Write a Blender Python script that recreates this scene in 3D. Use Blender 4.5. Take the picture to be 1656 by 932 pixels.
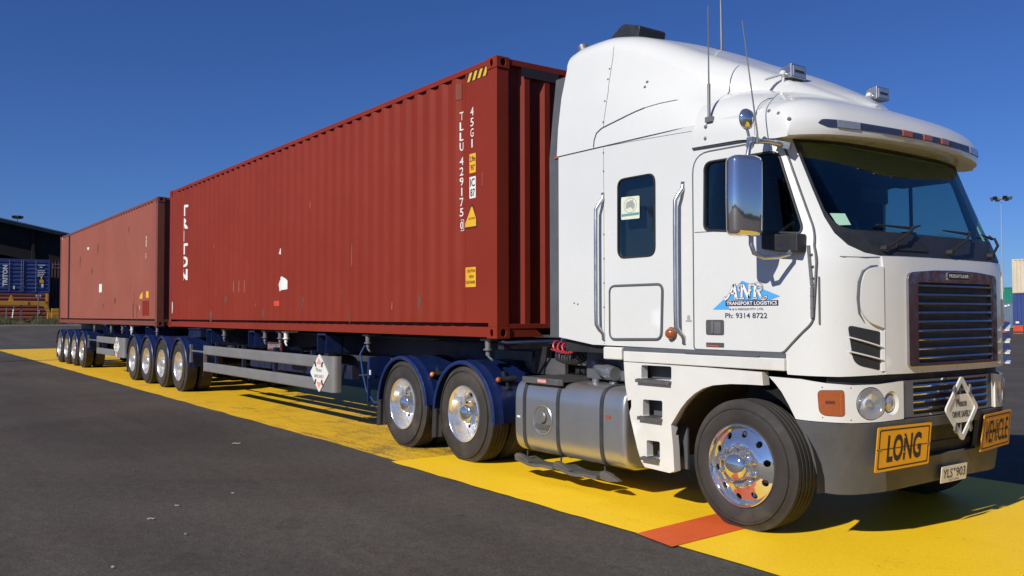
import bpy, bmesh, math, random
import numpy as np
from mathutils import Vector, Matrix
from mathutils.geometry import delaunay_2d_cdt
random.seed(7)
R = math.radians
for o in list(bpy.data.objects): bpy.data.objects.remove(o)
SC = bpy.context.scene
COL = SC.collection

# ------------------------------------------------------------------ camera
cam_d = bpy.data.cameras.new('camera'); cam = bpy.data.objects.new('camera', cam_d); COL.objects.link(cam)
cam_d.sensor_width = 36; cam_d.lens = 36*1427.6/1656; cam_d.clip_end = 3000; cam_d.clip_start = .05
cr = Vector((0.5870, 0.8096, -0.0016)); cf = Vector((-0.8092, 0.5867, 0.0305))
cu = cr.cross(cf).normalized(); cf.normalize(); cr = cf.cross(cu)
cam.matrix_world = Matrix(((cr.x, cu.x, -cf.x, 7.329), (cr.y, cu.y, -cf.y, -5.123), (cr.z, cu.z, -cf.z, 1.5536), (0, 0, 0, 1)))
SC.camera = cam
# ------------------------------------------------------------------ sky, sun, exposure
TO_SUN = Vector((.35, -1.56, 1.11)).normalized()
EL = math.asin(TO_SUN.z); AZ = math.atan2(TO_SUN.x, TO_SUN.y)      # azimuth from +Y towards +X
W = bpy.data.worlds.new('World'); SC.world = W; W.use_nodes = True
nt = W.node_tree; nt.nodes.clear()
sky = nt.nodes.new('ShaderNodeTexSky'); sky.sky_type = 'NISHITA'; sky.sun_disc = False
sky.sun_elevation = EL; sky.sun_rotation = AZ; sky.altitude = 800; sky.air_density = 1.0; sky.dust_density = .3; sky.ozone_density = 4.0
hs = nt.nodes.new('ShaderNodeHueSaturation'); hs.inputs['Saturation'].default_value = 1.0
tn = nt.nodes.new('ShaderNodeMix'); tn.data_type = 'RGBA'; tn.blend_type = 'MULTIPLY'; tn.inputs[0].default_value = 1; tn.inputs[7].default_value = (.37, .57, 1.0, 1)
bg = nt.nodes.new('ShaderNodeBackground'); bg.inputs['Strength'].default_value = .075
wo = nt.nodes.new('ShaderNodeOutputWorld')
nt.links.new(sky.outputs[0], hs.inputs['Color']); nt.links.new(hs.outputs[0], tn.inputs[6]); nt.links.new(tn.outputs[2], bg.inputs['Color']); nt.links.new(bg.outputs[0], wo.inputs['Surface'])
sd = bpy.data.lights.new('sun', 'SUN'); sd.energy = 4.4; sd.angle = R(.5); sd.color = (1, .96, .89)
sun = bpy.data.objects.new('sun', sd); COL.objects.link(sun)
sun.rotation_euler = TO_SUN.to_track_quat('Z', 'Y').to_euler(); sun.location = (20, -40, 30)
SC.view_settings.view_transform = 'Standard'; SC.view_settings.look = 'None'
SC.view_settings.exposure = 0.1; SC.view_settings.gamma = 1.0
SC.render.engine = 'CYCLES'

# ------------------------------------------------------------------ materials
MAT = {}
def nodes_of(name):
    m = bpy.data.materials.new(name); m.use_nodes = True; t = m.node_tree
    b = t.nodes['Principled BSDF']; MAT[name] = m
    return m, t, b
def noise(t, scale, detail=6, rough=.6, vec=None, out='Fac', dist=0):
    n = t.nodes.new('ShaderNodeTexNoise'); n.inputs['Scale'].default_value = scale; n.inputs['Detail'].default_value = detail
    n.inputs['Roughness'].default_value = rough; n.inputs['Distortion'].default_value = dist
    if vec is not None: t.links.new(vec, n.inputs['Vector'])
    return n.outputs[out]
def coords(t, scale=(1, 1, 1), kind='Object'):
    if kind == 'World':
        g = t.nodes.new('ShaderNodeNewGeometry'); src = g.outputs['Position']
    else:
        g = t.nodes.new('ShaderNodeTexCoord'); src = g.outputs[kind]
    mp = t.nodes.new('ShaderNodeMapping'); mp.inputs['Scale'].default_value = scale
    t.links.new(src, mp.inputs['Vector']); return mp.outputs[0]
def ramp(t, fac, stops):
    r = t.nodes.new('ShaderNodeValToRGB'); e = r.color_ramp.elements
    while len(e) < len(stops): e.new(.5)
    for k, (p, c) in enumerate(stops):
        e[k].position = p; e[k].color = (c, c, c, 1) if isinstance(c, (int, float)) else (*c, 1)
    t.links.new(fac, r.inputs[0]); return r.outputs[0]
def mixc(t, fac, a, b, mode='MIX'):
    m = t.nodes.new('ShaderNodeMix'); m.data_type = 'RGBA'; m.blend_type = mode
    for s, i in ((fac, 0), (a, 6), (b, 7)):
        if hasattr(s, 'is_output'): t.links.new(s, m.inputs[i])
        elif i == 0: m.inputs[0].default_value = s
        else: m.inputs[i].default_value = (*s, 1)
    return m.outputs[2]
def bump(t, b, h, strength=.3, dist=.01):
    n = t.nodes.new('ShaderNodeBump'); n.inputs['Strength'].default_value = strength; n.inputs['Distance'].default_value = dist
    t.links.new(h, n.inputs['Height']); t.links.new(n.outputs[0], b.inputs['Normal'])
def simple(name, col, rough=.5, metal=0, var=.12, scale=6, coat=0, spec=.5, rvar=.15, grime=None, bmp=0, kind='World'):
    """paint / rubber / metal with uneven tone and gloss"""
    m, t, b = nodes_of(name)
    v = coords(t, kind=kind)
    n = noise(t, scale, 7, .62, v)
    dark = tuple(c*(1-var) for c in col); light = tuple(min(1, c*(1+var*.6)) for c in col)
    c = ramp(t, n, [(.3, dark), (.7, light)])
    if grime:
        g = ramp(t, noise(t, scale*.35, 8, .7, v, dist=.6), [(.50, 0.0), (.78, 1.0)])
        mm = t.nodes.new('ShaderNodeMath'); mm.operation = 'MULTIPLY'; t.links.new(g, mm.inputs[0]); mm.inputs[1].default_value = grime[1]
        c = mixc(t, mm.outputs[0], c, grime[0])
    t.links.new(c, b.inputs['Base Color'])
    rr = ramp(t, noise(t, scale*1.7, 5, .6, v), [(.3, max(.02, rough-rvar)), (.7, min(1, rough+rvar))])
    t.links.new(rr, b.inputs['Roughness'])
    b.inputs['Metallic'].default_value = metal; b.inputs['Coat Weight'].default_value = coat; b.inputs['Coat Roughness'].default_value = .06
    b.inputs['Specular IOR Level'].default_value = spec
    if bmp: bump(t, b, noise(t, scale*8, 6, .6, v), .35, bmp)
    return m
simple('white_paint', (.665, .665, .635), .28, 0, .035, 1.3, coat=.5, rvar=.06, grime=((.55, .50, .42), .10))
simple('white_plastic', (.66, .65, .60), .42, 0, .06, 3, rvar=.1, grime=((.40, .34, .26), .38))
simple('grey_plastic', (.078, .080, .083), .5, 0, .14, 5, rvar=.1, grime=((.17, .14, .11), .45))
simple('dark_plastic', (.022, .023, .026), .5, 0, .2, 8)
simple('black_rubber', (.03, .03, .031), .65, 0, .2, 9, bmp=.001)
simple('grey_rubber', (.085, .09, .10), .7, 0, .2, 4)
simple('tyre_rubber', (.032, .028, .025), .78, 0, .30, 5, rvar=.1, grime=((.105, .085, .064), .75), bmp=.002)
simple('seal', (.10, .105, .115), .6, 0, .15, 5)
simple('chrome', (.78, .77, .75), .055, .93, .03, 5, rvar=.02)
simple('polished_rim', (.90, .89, .87), .20, .82, .05, 14, rvar=.07)
simple('dull_rim', (.74, .73, .70), .36, .75, .10, 12, rvar=.08, grime=((.40, .35, .29), .25))
simple('aluminium', (.50, .50, .495), .30, .80, .05, 1.2, rvar=.06, grime=((.30, .27, .22), .25))
simple('reflector_bowl', (.80, .80, .80), .15, .35, .06, 30, rvar=.05)
simple('stainless', (.60, .60, .60), .36, 1, .06, 6, rvar=.08)
simple('guard_metal', (.25, .245, .235), .5, .35, .10, 2.5, rvar=.1, grime=((.22, .19, .15), .45))
simple('tread_metal', (.17, .165, .16), .55, .6, .2, 9, grime=((.11, .09, .07), .6))
simple('strap_metal', (.075, .075, .08), .45, .5, .2, 6)
simple('blue_paint', (.009, .023, .105), .35, 0, .18, 5, coat=.3, grime=((.03, .035, .05), .5))
simple('chassis_blue', (.008, .015, .055), .5, 0, .25, 3, grime=((.03, .028, .03), .7))
simple('chassis_dark', (.018, .018, .020), .6, 0, .3, 5)
simple('orange_lens', (.33, .085, .022), .25, 0, .1, 20, coat=.5)
simple('amber_lens', (.75, .24, .03), .3, 0, .1, 20, coat=.5)
simple('lamp_glass', (.50, .50, .48), .12, .6, .1, 20)
simple('sign_orange', (.72, .33, .012), .45, 0, .07, 6, grime=((.38, .20, .05), .45))
simple('sign_black', (.028, .02, .014), .5, 0, .2, 8)
simple('sign_white', (.74, .72, .66), .45, 0, .06, 6, grime=((.45, .40, .33), .35))
simple('label_yellow', (.78, .42, .02), .5, 0, .08, 8)
simple('label_white', (.76, .74, .70), .55, 0, .06, 8)
simple('label_red', (.60, .06, .03), .5, 0, .08, 8)
simple('label_black', (.03, .022, .02), .6, 0, .1, 8)
simple('pale_red', (.72, .30, .28), .5, 0, .08, 8)
simple('logo_blue', (.085, .36, .72), .4, 0, .04, 8)
simple('logo_navy', (.035, .045, .10), .4, 0, .08, 8)
simple('sticker_mint', (.36, .60, .44), .5, 0, .05, 8)
simple('sticker_cream', (.70, .72, .55), .5, 0, .10, 15)
simple('sticker_grey', (.34, .36, .32), .5, 0, .1, 20)
simple('sticker_teal', (.14, .32, .34), .5, 0, .1, 20)
simple('red_plate', (.10, .018, .02), .5, 0, .2, 8)
simple('hose_red', (.55, .05, .05), .4)
simple('hose_blue', (.015, .05, .17), .4)
simple('interior', (.028, .027, .028), .8, 0, .3, 5)
simple('seat_fabric', (.14, .125, .11), .9, 0, .2, 8)
simple('yellow_machine', (.62, .30, .02), .45, 0, .12, 2, grime=((.22, .12, .03), .4))
simple('shed_sheet', (.10, .12, .15), .5, .2, .2, 1)
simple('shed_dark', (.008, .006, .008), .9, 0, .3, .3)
simple('steel_post', (.20, .20, .20), .5, .4, .2, 2)
simple('mast_haze', (.30, .36, .44), .6, 0, .1, 1)  # pole colour paled towards the sky to imitate haze
simple('rust_stain', (.145, .045, .030), .8, 0, .3, 14)
simple('slat_chrome', (.50, .47, .47), .10, 1, .1, 9)
simple('scuff_pink', (.36, .12, .09), .7, 0, .3, 20)
simple('paper', (.36, .345, .31), .8, 0, .1, 20)
simple('concrete', (.33, .32, .30), .85, 0, .2, 2)
simple('navy_container', (.032, .058, .20), .55, 0, .2, .8, grime=((.05, .05, .06), .5))
simple('maroon_container', (.055, .018, .020), .6, 0, .3, .8)
simple('cream_container', (.60, .52, .38), .6, 0, .15, .8, grime=((.35, .25, .15), .5))
simple('green_container', (.01, .20, .14), .6, 0, .2, .8)
simple('slate_container', (.12, .17, .24), .6, 0, .2, .8)
simple('barrier_red', (.55, .07, .02), .5, 0, .15, 2)

def container_paint(name, col, fade, rust, amt, streak):
    m, t, b = nodes_of(name)
    v = coords(t, kind='World'); vs = coords(t, (2.2, 2.2, .16), 'World'); vp = coords(t, (3.6, .3, .05), 'World')
    c = ramp(t, noise(t, .7, 7, .6, v), [(.3, col), (.72, fade)])
    c = mixc(t, ramp(t, noise(t, 1.0, 4, .5, vp), [(.35, 0.0), (.7, .38)]), c, tuple(x*1.22 for x in col))
    st = ramp(t, noise(t, 1.8, 8, .7, vs), [(.60, 0.0), (.76, 1.0)])
    sp = ramp(t, noise(t, .9, 3, .5, v), [(.42, 0.0), (.65, 1.0)])
    mm = t.nodes.new('ShaderNodeMath'); mm.operation = 'MULTIPLY'; t.links.new(st, mm.inputs[0]); t.links.new(sp, mm.inputs[1])
    m2 = t.nodes.new('ShaderNodeMath'); m2.operation = 'MULTIPLY'; t.links.new(mm.outputs[0], m2.inputs[0]); m2.inputs[1].default_value = streak
    c = mixc(t, m2.outputs[0], c, rust)
    sc = ramp(t, noise(t, 9, 8, .75, v, dist=1.2), [(.69, 0.0), (.74, 1.0)])
    m3 = t.nodes.new('ShaderNodeMath'); m3.operation = 'MULTIPLY'; t.links.new(sc, m3.inputs[0]); m3.inputs[1].default_value = amt
    c = mixc(t, m3.outputs[0], c, rust)
    t.links.new(c, b.inputs['Base Color']); b.inputs['Specular IOR Level'].default_value = .2
    t.links.new(ramp(t, noise(t, 3, 5, .6, v), [(.3, .42), (.7, .62)]), b.inputs['Roughness'])
    bump(t, b, noise(t, 2.2, 4, .5, v), .25, .02)
container_paint('container_red', (.200, .023, .010), (.236, .031, .015), (.11, .027, .016), .35, .35)
container_paint('container_faded', (.262, .076, .050), (.300, .098, .068), (.085, .035, .028), .6, 1.0)
container_paint('container_brown', (.17, .052, .034), (.20, .066, .045), (.08, .035, .025), .6, .6)

def glass(name, tint, amt, rough=.02):
    m, t, b = nodes_of(name)
    t.nodes.remove(b); out = t.nodes['Material Output']
    tr = t.nodes.new('ShaderNodeBsdfTransparent'); tr.inputs[0].default_value = (*tint, 1)
    gl = t.nodes.new('ShaderNodeBsdfGlossy'); gl.inputs['Roughness'].default_value = rough; gl.inputs[0].default_value = (.95, .97, 1, 1)
    fr = t.nodes.new('ShaderNodeFresnel'); fr.inputs[0].default_value = 1.5
    n = noise(t, 14, 6, .7, coords(t, kind='World'))
    ad = t.nodes.new('ShaderNodeMath'); ad.operation = 'MULTIPLY_ADD'; t.links.new(n, ad.inputs[0]); ad.inputs[1].default_value = .03; t.links.new(fr.outputs[0], ad.inputs[2])
    ml = t.nodes.new('ShaderNodeMath'); ml.operation = 'MULTIPLY'; ml.inputs[1].default_value = amt; t.links.new(ad.outputs[0], ml.inputs[0])
    mx = t.nodes.new('ShaderNodeMixShader'); t.links.new(ml.outputs[0], mx.inputs[0]); t.links.new(tr.outputs[0], mx.inputs[1]); t.links.new(gl.outputs[0], mx.inputs[2])
    t.links.new(mx.outputs[0], out.inputs[0])
glass('window_glass', (.60, .66, .66), .26)
glass('screen_glass', (.72, .88, .85), .24)
glass('clear_glass', (.94, .95, .95), .8)

def asphalt():
    m, t, b = nodes_of('asphalt')
    v = coords(t, kind='World')
    agg = ramp(t, noise(t, 48, 6, .85, v), [(.30, (.030, .026, .021)), (.52, (.080, .071, .058)), (.72, (.178, .159, .129))])
    agg = mixc(t, 1.0, agg, ramp(t, noise(t, 11, 5, .7, v), [(.3, .74), (.7, 1.22)]), 'MULTIPLY')
    agg = mixc(t, ramp(t, noise(t, .5, 4, .5, v), [(.45, 0.0), (.62, .5)]), agg, mixc(t, 1.0, agg, (1.06, .93, .96), 'MULTIPLY'))
    big = ramp(t, noise(t, .28, 8, .65, v, dist=.8), [(.3, .66), (.7, 1.22)])
    c = mixc(t, 1.0, agg, big, 'MULTIPLY')
    vb = coords(t, (.05, .9, 1), 'World')                 # long tracks worn along the lane
    c = mixc(t, 1.0, c, ramp(t, noise(t, .9, 5, .6, vb), [(.35, .80), (.65, 1.10)]), 'MULTIPLY')
    st = ramp(t, noise(t, 1.1, 9, .74, coords(t, (.45, 1.1, 1), 'World'), dist=1.2), [(.58, 0.0), (.72, .6)])
    c = mixc(t, st, c, (.030, .027, .025))
    vo = t.nodes.new('ShaderNodeTexVoronoi'); vo.inputs['Scale'].default_value = 16; t.links.new(v, vo.inputs['Vector'])
    tiny = ramp(t, vo.outputs['Distance'], [(.045, 1.0), (.07, 0.0)])
    pick = ramp(t, noise(t, 3.7, 2, .5, v), [(.55, 0.0), (.57, 1.0)])
    mm = t.nodes.new('ShaderNodeMath'); mm.operation = 'MULTIPLY'; t.links.new(tiny, mm.inputs[0]); t.links.new(pick, mm.inputs[1])
    c = mixc(t, mm.outputs[0], c, (.20, .18, .15))
    vo2 = t.nodes.new('ShaderNodeTexVoronoi'); vo2.inputs['Scale'].default_value = 9; t.links.new(v, vo2.inputs['Vector'])
    pit = ramp(t, vo2.outputs['Distance'], [(.05, 1.0), (.10, 0.0)])
    pk2 = ramp(t, noise(t, 2.1, 2, .5, v), [(.50, 0.0), (.54, .85)])
    m4 = t.nodes.new('ShaderNodeMath'); m4.operation = 'MULTIPLY'; t.links.new(pit, m4.inputs[0]); t.links.new(pk2, m4.inputs[1])
    c = mixc(t, m4.outputs[0], c, (.022, .020, .018))
    drip = ramp(t, noise(t, 2.6, 3, .5, v, dist=.3), [(.70, 0.0), (.745, .5)])
    c = mixc(t, drip, c, (.030, .027, .025))
    t.links.new(c, b.inputs['Base Color']); b.inputs['Roughness'].default_value = .86; b.inputs['Specular IOR Level'].default_value = .3
    bump(t, b, noise(t, 120, 4, .8, v), .55, .006)
asphalt()
def road_paint(name, c1, c2, worn_x=None):
    m, t, b = nodes_of(name)
    v = coords(t, kind='World'); vl = coords(t, (.5, 5.5, 1), 'World')
    c = ramp(t, noise(t, 2.5, 8, .65, v), [(.3, c1), (.7, c2)])
    grit = ramp(t, noise(t, 90, 4, .75, v), [(.3, .82), (.6, 1.04)])
    c = mixc(t, 1.0, c, grit, 'MULTIPLY')
    # wear: pinholes everywhere, long scuffs where tyres run
    fine = noise(t, 34, 6, .78, v); mid = noise(t, 1.3, 6, .62, v, dist=.6); lines = noise(t, 2.6, 8, .72, vl)
    a = t.nodes.new('ShaderNodeMath'); a.operation = 'MULTIPLY_ADD'; t.links.new(mid, a.inputs[0]); a.inputs[1].default_value = .55; t.links.new(fine, a.inputs[2])
    e = t.nodes.new('ShaderNodeMath'); e.operation = 'MULTIPLY_ADD'; t.links.new(lines, e.inputs[0]); e.inputs[1].default_value = .75; t.links.new(a.outputs[0], e.inputs[2])
    f = e.outputs[0]
    if worn_x is None:
        ad = t.nodes.new('ShaderNodeMath'); ad.operation = 'ADD'; t.links.new(f, ad.inputs[0]); ad.inputs[1].default_value = -.075; f = ad.outputs[0]
    if worn_x is not None:
        g = t.nodes.new('ShaderNodeNewGeometry'); sx = t.nodes.new('ShaderNodeSeparateXYZ'); t.links.new(g.outputs['Position'], sx.inputs[0])
        mr = t.nodes.new('ShaderNodeMapRange'); t.links.new(sx.outputs[0], mr.inputs[0])
        mr.inputs[1].default_value = worn_x-7; mr.inputs[2].default_value = worn_x-.3; mr.inputs[3].default_value = .02; mr.inputs[4].default_value = .17
        ad = t.nodes.new('ShaderNodeMath'); ad.operation = 'ADD'; t.links.new(f, ad.inputs[0]); t.links.new(mr.outputs[0], ad.inputs[1]); f = ad.outputs[0]
    w = ramp(t, f, [(.0, 0.0), (.5, 0.0), (1, 1.0)])
    mr = t.nodes.new('ShaderNodeMapRange'); t.links.new(f, mr.inputs[0]); mr.inputs[1].default_value = 1.245; mr.inputs[2].default_value = 1.46
    mr.inputs[3].default_value = 0; mr.inputs[4].default_value = .85
    c = mixc(t, mr.outputs[0], c, (.055, .048, .038))
    t.links.new(c, b.inputs['Base Color']); b.inputs['Roughness'].default_value = .62; b.inputs['Specular IOR Level'].default_value = .35
    bump(t, b, noise(t, 110, 4, .8, v), .4, .004)
road_paint('yellow_paint_new', (.95, .57, .008), (.98, .62, .012))
road_paint('yellow_paint_worn', (.74, .42, .011), (.86, .51, .016), -1.0)
road_paint('red_road_paint', (.68, .10, .018), (.76, .13, .026))
m, t, b = nodes_of('dry_grass'); v = coords(t, kind='World')
t.links.new(ramp(t, noise(t, 2.5, 6, .7, v), [(.3, (.035, .035, .012)), (.5, (.085, .075, .03)), (.72, (.16, .12, .06))]), b.inputs['Base Color']); b.inputs['Roughness'].default_value = .9

# ------------------------------------------------------------------ mesh helpers
class MB:
    def __init__(s): s.v = []; s.f = []
    def add(s, vs, fs):
        n = len(s.v); s.v += [tuple(p) for p in vs]; s.f += [tuple(i+n for i in f) for f in fs]; return s
    def box(s, x0, x1, y0, y1, z0, z1):
        return s.add([(x0,y0,z0),(x1,y0,z0),(x1,y1,z0),(x0,y1,z0),(x0,y0,z1),(x1,y0,z1),(x1,y1,z1),(x0,y1,z1)],
                     [(0,3,2,1),(4,5,6,7),(0,1,5,4),(1,2,6,5),(2,3,7,6),(3,0,4,7)])
    def obox(s, c, ax, ay, az):           # oriented box: centre and three half axes
        c, ax, ay, az = map(Vector, (c, ax, ay, az))
        return s.add([c+i*ax+j*ay+k*az for k in (-1,1) for j in (-1,1) for i in (-1,1)],
                     [(0,2,3,1),(4,5,7,6),(0,1,5,4),(1,3,7,5),(3,2,6,7),(2,0,4,6)])
    def grid(s, rows, closed=False, capa=False, capb=False):
        n = len(rows[0]); vs = [p for r in rows for p in r]; fs = []
        for i in range(len(rows)-1):
            for j in range(n if closed else n-1):
                k = (j+1) % n; fs.append((i*n+j, i*n+k, (i+1)*n+k, (i+1)*n+j))
        if capa: fs.append(tuple(range(n))[::-1])
        if capb: fs.append(tuple((len(rows)-1)*n+j for j in range(n)))
        return s.add(vs, fs)
    def tube(s, path, r, n=10, cap=True):
        P = [Vector(p) for p in path]; rows = []; up = None
        for i, p in enumerate(P):
            d = (P[min(i+1, len(P)-1)]-P[max(i-1, 0)]).normalized()
            if up is None: up = d.orthogonal().normalized()
            up = (up-d*up.dot(d)).normalized(); sd_ = d.cross(up)
            rr = r[i] if isinstance(r, (list, tuple)) else r
            rows.append([p+(up*math.cos(a)+sd_*math.sin(a))*rr for a in [2*math.pi*k/n for k in range(n)]])
        return s.grid(rows, True, cap, cap)
    def cyl(s, a, b, r, n=16): return s.tube([a, b], r, n)
    def lathe(s, prof, c, axis='y', n=48, capa=False, capb=False):   # prof: (radius, distance along axis)
        rows = []
        for r, h in prof:
            row = []
            for k in range(n):
                a = 2*math.pi*k/n; u, w = r*math.cos(a), r*math.sin(a)
                q = {'y': (u, h, w), 'x': (h, u, w), 'z': (u, w, h)}[axis]
                row.append((c[0]+q[0], c[1]+q[1], c[2]+q[2]))
            rows.append(row)
        return s.grid(rows, True, capa, capb)
    def sphere(s, c, r, n=12, sz=(1,1,1)):
        rows = []
        for i in range(n//2+1):
            a = math.pi*i/(n//2)
            rows.append([(c[0]+sz[0]*r*max(math.sin(a), 1e-4)*math.cos(2*math.pi*k/n), c[1]+sz[1]*r*max(math.sin(a), 1e-4)*math.sin(2*math.pi*k/n), c[2]+sz[2]*r*math.cos(a)) for k in range(n)])
        return s.grid(rows, True)
    def prism(s, poly, axis, a0, a1):     # polygon in the plane across axis, extruded
        def P(u, w, h): return {'x': (h, u, w), 'y': (u, h, w), 'z': (u, w, h)}[axis]
        n = len(poly); vs = [P(u, w, a0) for u, w in poly]+[P(u, w, a1) for u, w in poly]
        return s.add(vs, [tuple(range(n))[::-1], tuple(range(n, 2*n))]+[(i, (i+1) % n, (i+1) % n+n, i+n) for i in range(n)])
    def build(s, name, mat, parent=None, label=None, bevel=0, ang=32, fix=True):
        me = bpy.data.meshes.new(name)
        if len(s.v) == 0: raise Exception('empty '+name)
        me.from_pydata(s.v, [], s.f); bm = bmesh.new(); bm.from_mesh(me)
        bmesh.ops.remove_doubles(bm, verts=bm.verts, dist=1e-5)
        if fix: bmesh.ops.recalc_face_normals(bm, faces=bm.faces)
        ca = math.cos(R(ang))
        for e in bm.edges:
            if len(e.link_faces) == 2: e.smooth = e.link_faces[0].normal.dot(e.link_faces[1].normal) > ca
            else: e.smooth = False
        for f in bm.faces: f.smooth = True
        bm.to_mesh(me); bm.free()
        me.materials.append(MAT[mat])
        o = bpy.data.objects.new(name, me); COL.objects.link(o)
        if bevel:
            bv = o.modifiers.new('bevel', 'BEVEL'); bv.width = bevel; bv.segments = 2; bv.limit_method = 'ANGLE'; bv.angle_limit = R(40); bv.harden_normals = True
        if parent: o.parent = parent
        if label: o['label'] = label
        return o
def in_poly(x, y, P):
    r = False; j = len(P)-1
    for i in range(len(P)):
        xi, yi = P[i]; xj, yj = P[j]
        if (yi > y) != (yj > y) and x < (xj-xi)*(y-yi)/(yj-yi)+xi: r = not r
        j = i
    return r
def dens(P, g, closed=True):
    out = []; n = len(P)
    for i in range(n if closed else n-1):
        a, b_ = P[i], P[(i+1) % n]; k = max(1, int(math.ceil(math.hypot(b_[0]-a[0], b_[1]-a[1])/g)))
        out += [(a[0]+(b_[0]-a[0])*j/k, a[1]+(b_[1]-a[1])*j/k) for j in range(k)]
    if not closed: out.append(P[-1])
    return out
def rnd(P, r, n=5):
    """round the corners of a polygon"""
    out = []; m_ = len(P)
    for i in range(m_):
        a, p, c = Vector(P[i-1]), Vector(P[i]), Vector(P[(i+1) % m_])
        rr = r[i] if isinstance(r, (list, tuple)) else r
        d1, d2 = (a-p), (c-p); t1 = min(rr, d1.length*.48); t2 = min(rr, d2.length*.48)
        if rr <= 0: out.append(tuple(p)); continue
        s_, e_ = p+d1.normalized()*t1, p+d2.normalized()*t2
        for k in range(n+1):
            t_ = k/n; out.append(tuple(s_*(1-t_)**2+p*2*t_*(1-t_)+e_*t_*t_))
    return out
def rect(a0, a1, b0, b1, r=0, n=5):
    P = [(a0, b0), (a1, b0), (a1, b1), (a0, b1)]
    return rnd(P, r, n) if r else P
def ell(a, b_, ra, rb, n=28): return [(a+ra*math.cos(2*math.pi*k/n), b_+rb*math.sin(2*math.pi*k/n)) for k in range(n)]
def sheet(mb, outline, mapper, holes=(), th=.01, off=0, g=.06):
    """panel on a mapped surface: outline and holes in surface coordinates, given thickness, front face at offset off"""
    loops = [dens(outline, g)]+[dens(h, g) for h in holes]
    pts = []; edges = []
    for L in loops:
        s0 = len(pts); pts += L; edges += [(s0+i, s0+(i+1) % len(L)) for i in range(len(L))]
    B = np.array(pts); xs, ys = B[:, 0], B[:, 1]
    ng = int((xs.max()-xs.min())/g), int((ys.max()-ys.min())/g)
    for i in range(1, ng[0]+1):
        for j in range(1, ng[1]+1):
            x = xs.min()+i*g; y = ys.min()+j*g
            if ((xs-x)**2+(ys-y)**2).min() > (g*.45)**2 and in_poly(x, y, outline) and not any(in_poly(x, y, h) for h in holes): pts.append((x, y))
    V, _, F, *_r = delaunay_2d_cdt([Vector(p) for p in pts], edges, [], 0, 1e-7)
    keep = []
    for f in F:
        cx = sum(V[i].x for i in f)/3; cy = sum(V[i].y for i in f)/3
        if in_poly(cx, cy, outline) and not any(in_poly(cx, cy, h) for h in holes): keep.append(f)
    top = []; bot = []
    for p in V:
        P, N = mapper(p.x, p.y); top.append(P+N*off); bot.append(P+N*(off-th))
    n = len(V); fs = [tuple(f) for f in keep]
    if th > 0:
        cnt = {}
        for f in keep:
            for a, b_ in ((f[0], f[1]), (f[1], f[2]), (f[2], f[0])): cnt[(a, b_)] = 1
        fs += [tuple(i+n for i in f[::-1]) for f in keep]
        for (a, b_) in list(cnt):
            if (b_, a) not in cnt: fs.append((b_, a, a+n, b_+n))
        mb.add(top+bot, fs)
    else: mb.add(top, fs)
    return mb
def text2d(body, w=None, h=1.0, shear=0, bold=0, space=1.0, vertical=False):
    """outline lettering, normalised to a box of height h (and width w when given); returns flat vertices and faces"""
    cu_ = bpy.data.curves.new('lettering', 'FONT'); cu_.body = body; cu_.size = 1; cu_.shear = shear; cu_.offset = bold; cu_.space_character = space
    cu_.resolution_u = 3
    if vertical: cu_.body = '\n'.join(body); cu_.align_x = 'CENTER'; cu_.space_line = .92
    ob = bpy.data.objects.new('lettering', cu_); me = bpy.data.meshes.new_from_object(ob)
    V = [(v.co.x, v.co.y) for v in me.vertices]; F = [tuple(p.vertices) for p in me.polygons]
    bpy.data.objects.remove(ob); bpy.data.curves.remove(cu_); bpy.data.meshes.remove(me)
    xs = [p[0] for p in V]; ys = [p[1] for p in V]; x0, x1, y0, y1 = min(xs), max(xs), min(ys), max(ys)
    sy = h/(y1-y0); sx = sy if w is None else w/(x1-x0)
    return [((x-x0)*sx, (y-y0)*sy) for x, y in V], F
def letter(mb, body, a, b_, mapper, w=None, h=.1, off=.004, flip=False, rot=False, cuts=None, **k):
    """lettering laid on a mapped surface with its lower left corner at (a, b_)"""
    V, F = text2d(body, w, h, **k)
    if rot: V = [(-y, x) for x, y in V]
    P2 = [((a-x if flip else a+x), b_+y) for x, y in V]
    if cuts:
        bm = bmesh.new(); vs = [bm.verts.new((x, y, 0)) for x, y in P2]
        for f in F:
            try: bm.faces.new([vs[i] for i in f])
            except ValueError: pass
        for c in cuts:
            bmesh.ops.bisect_plane(bm, geom=bm.verts[:]+bm.edges[:]+bm.faces[:], plane_co=(c, 0, 0), plane_no=(1, 0, 0))
        bm.verts.index_update(); P2 = [(v.co.x, v.co.y) for v in bm.verts]; F = [tuple(v.index for v in f.verts) for f in bm.faces]; bm.free()
    out = []
    for x, y in P2:
        P, N = mapper(x, y); out.append(P+N*off)
    return mb.add(out, F)
def empty(name, label, cat, loc=(0, 0, 0), group=None):
    o = bpy.data.objects.new(name, None); COL.objects.link(o); o.empty_display_size = .3; o.location = loc
    o['label'] = label; o['category'] = cat
    if group: o['group'] = group
    return o
def tag(o, label, cat, group=None):
    o['label'] = label; o['category'] = cat
    if group: o['group'] = group
    return o
def dup(o, parent=None, loc=None, rotz=None, mirror=None):
    c = o.copy(); COL.objects.link(c); c.parent = parent
    if loc is not None: c.location = loc
    if rotz is not None: c.rotation_euler = (0, 0, rotz)
    for ch in list(o.children): dup(ch, c)
    return c
def inherit(o): return o
VY = lambda y=0.0: (lambda a, b_: (Vector((a, y, b_)), Vector((0, -1, 0))))        # near-side plane, outward = -y
VX = lambda x=0.0: (lambda a, b_: (Vector((x, a+CY, b_)), Vector((1, 0, 0))))      # front plane, outward = +x
CY = 1.22                                                                            # truck centre line

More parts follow.
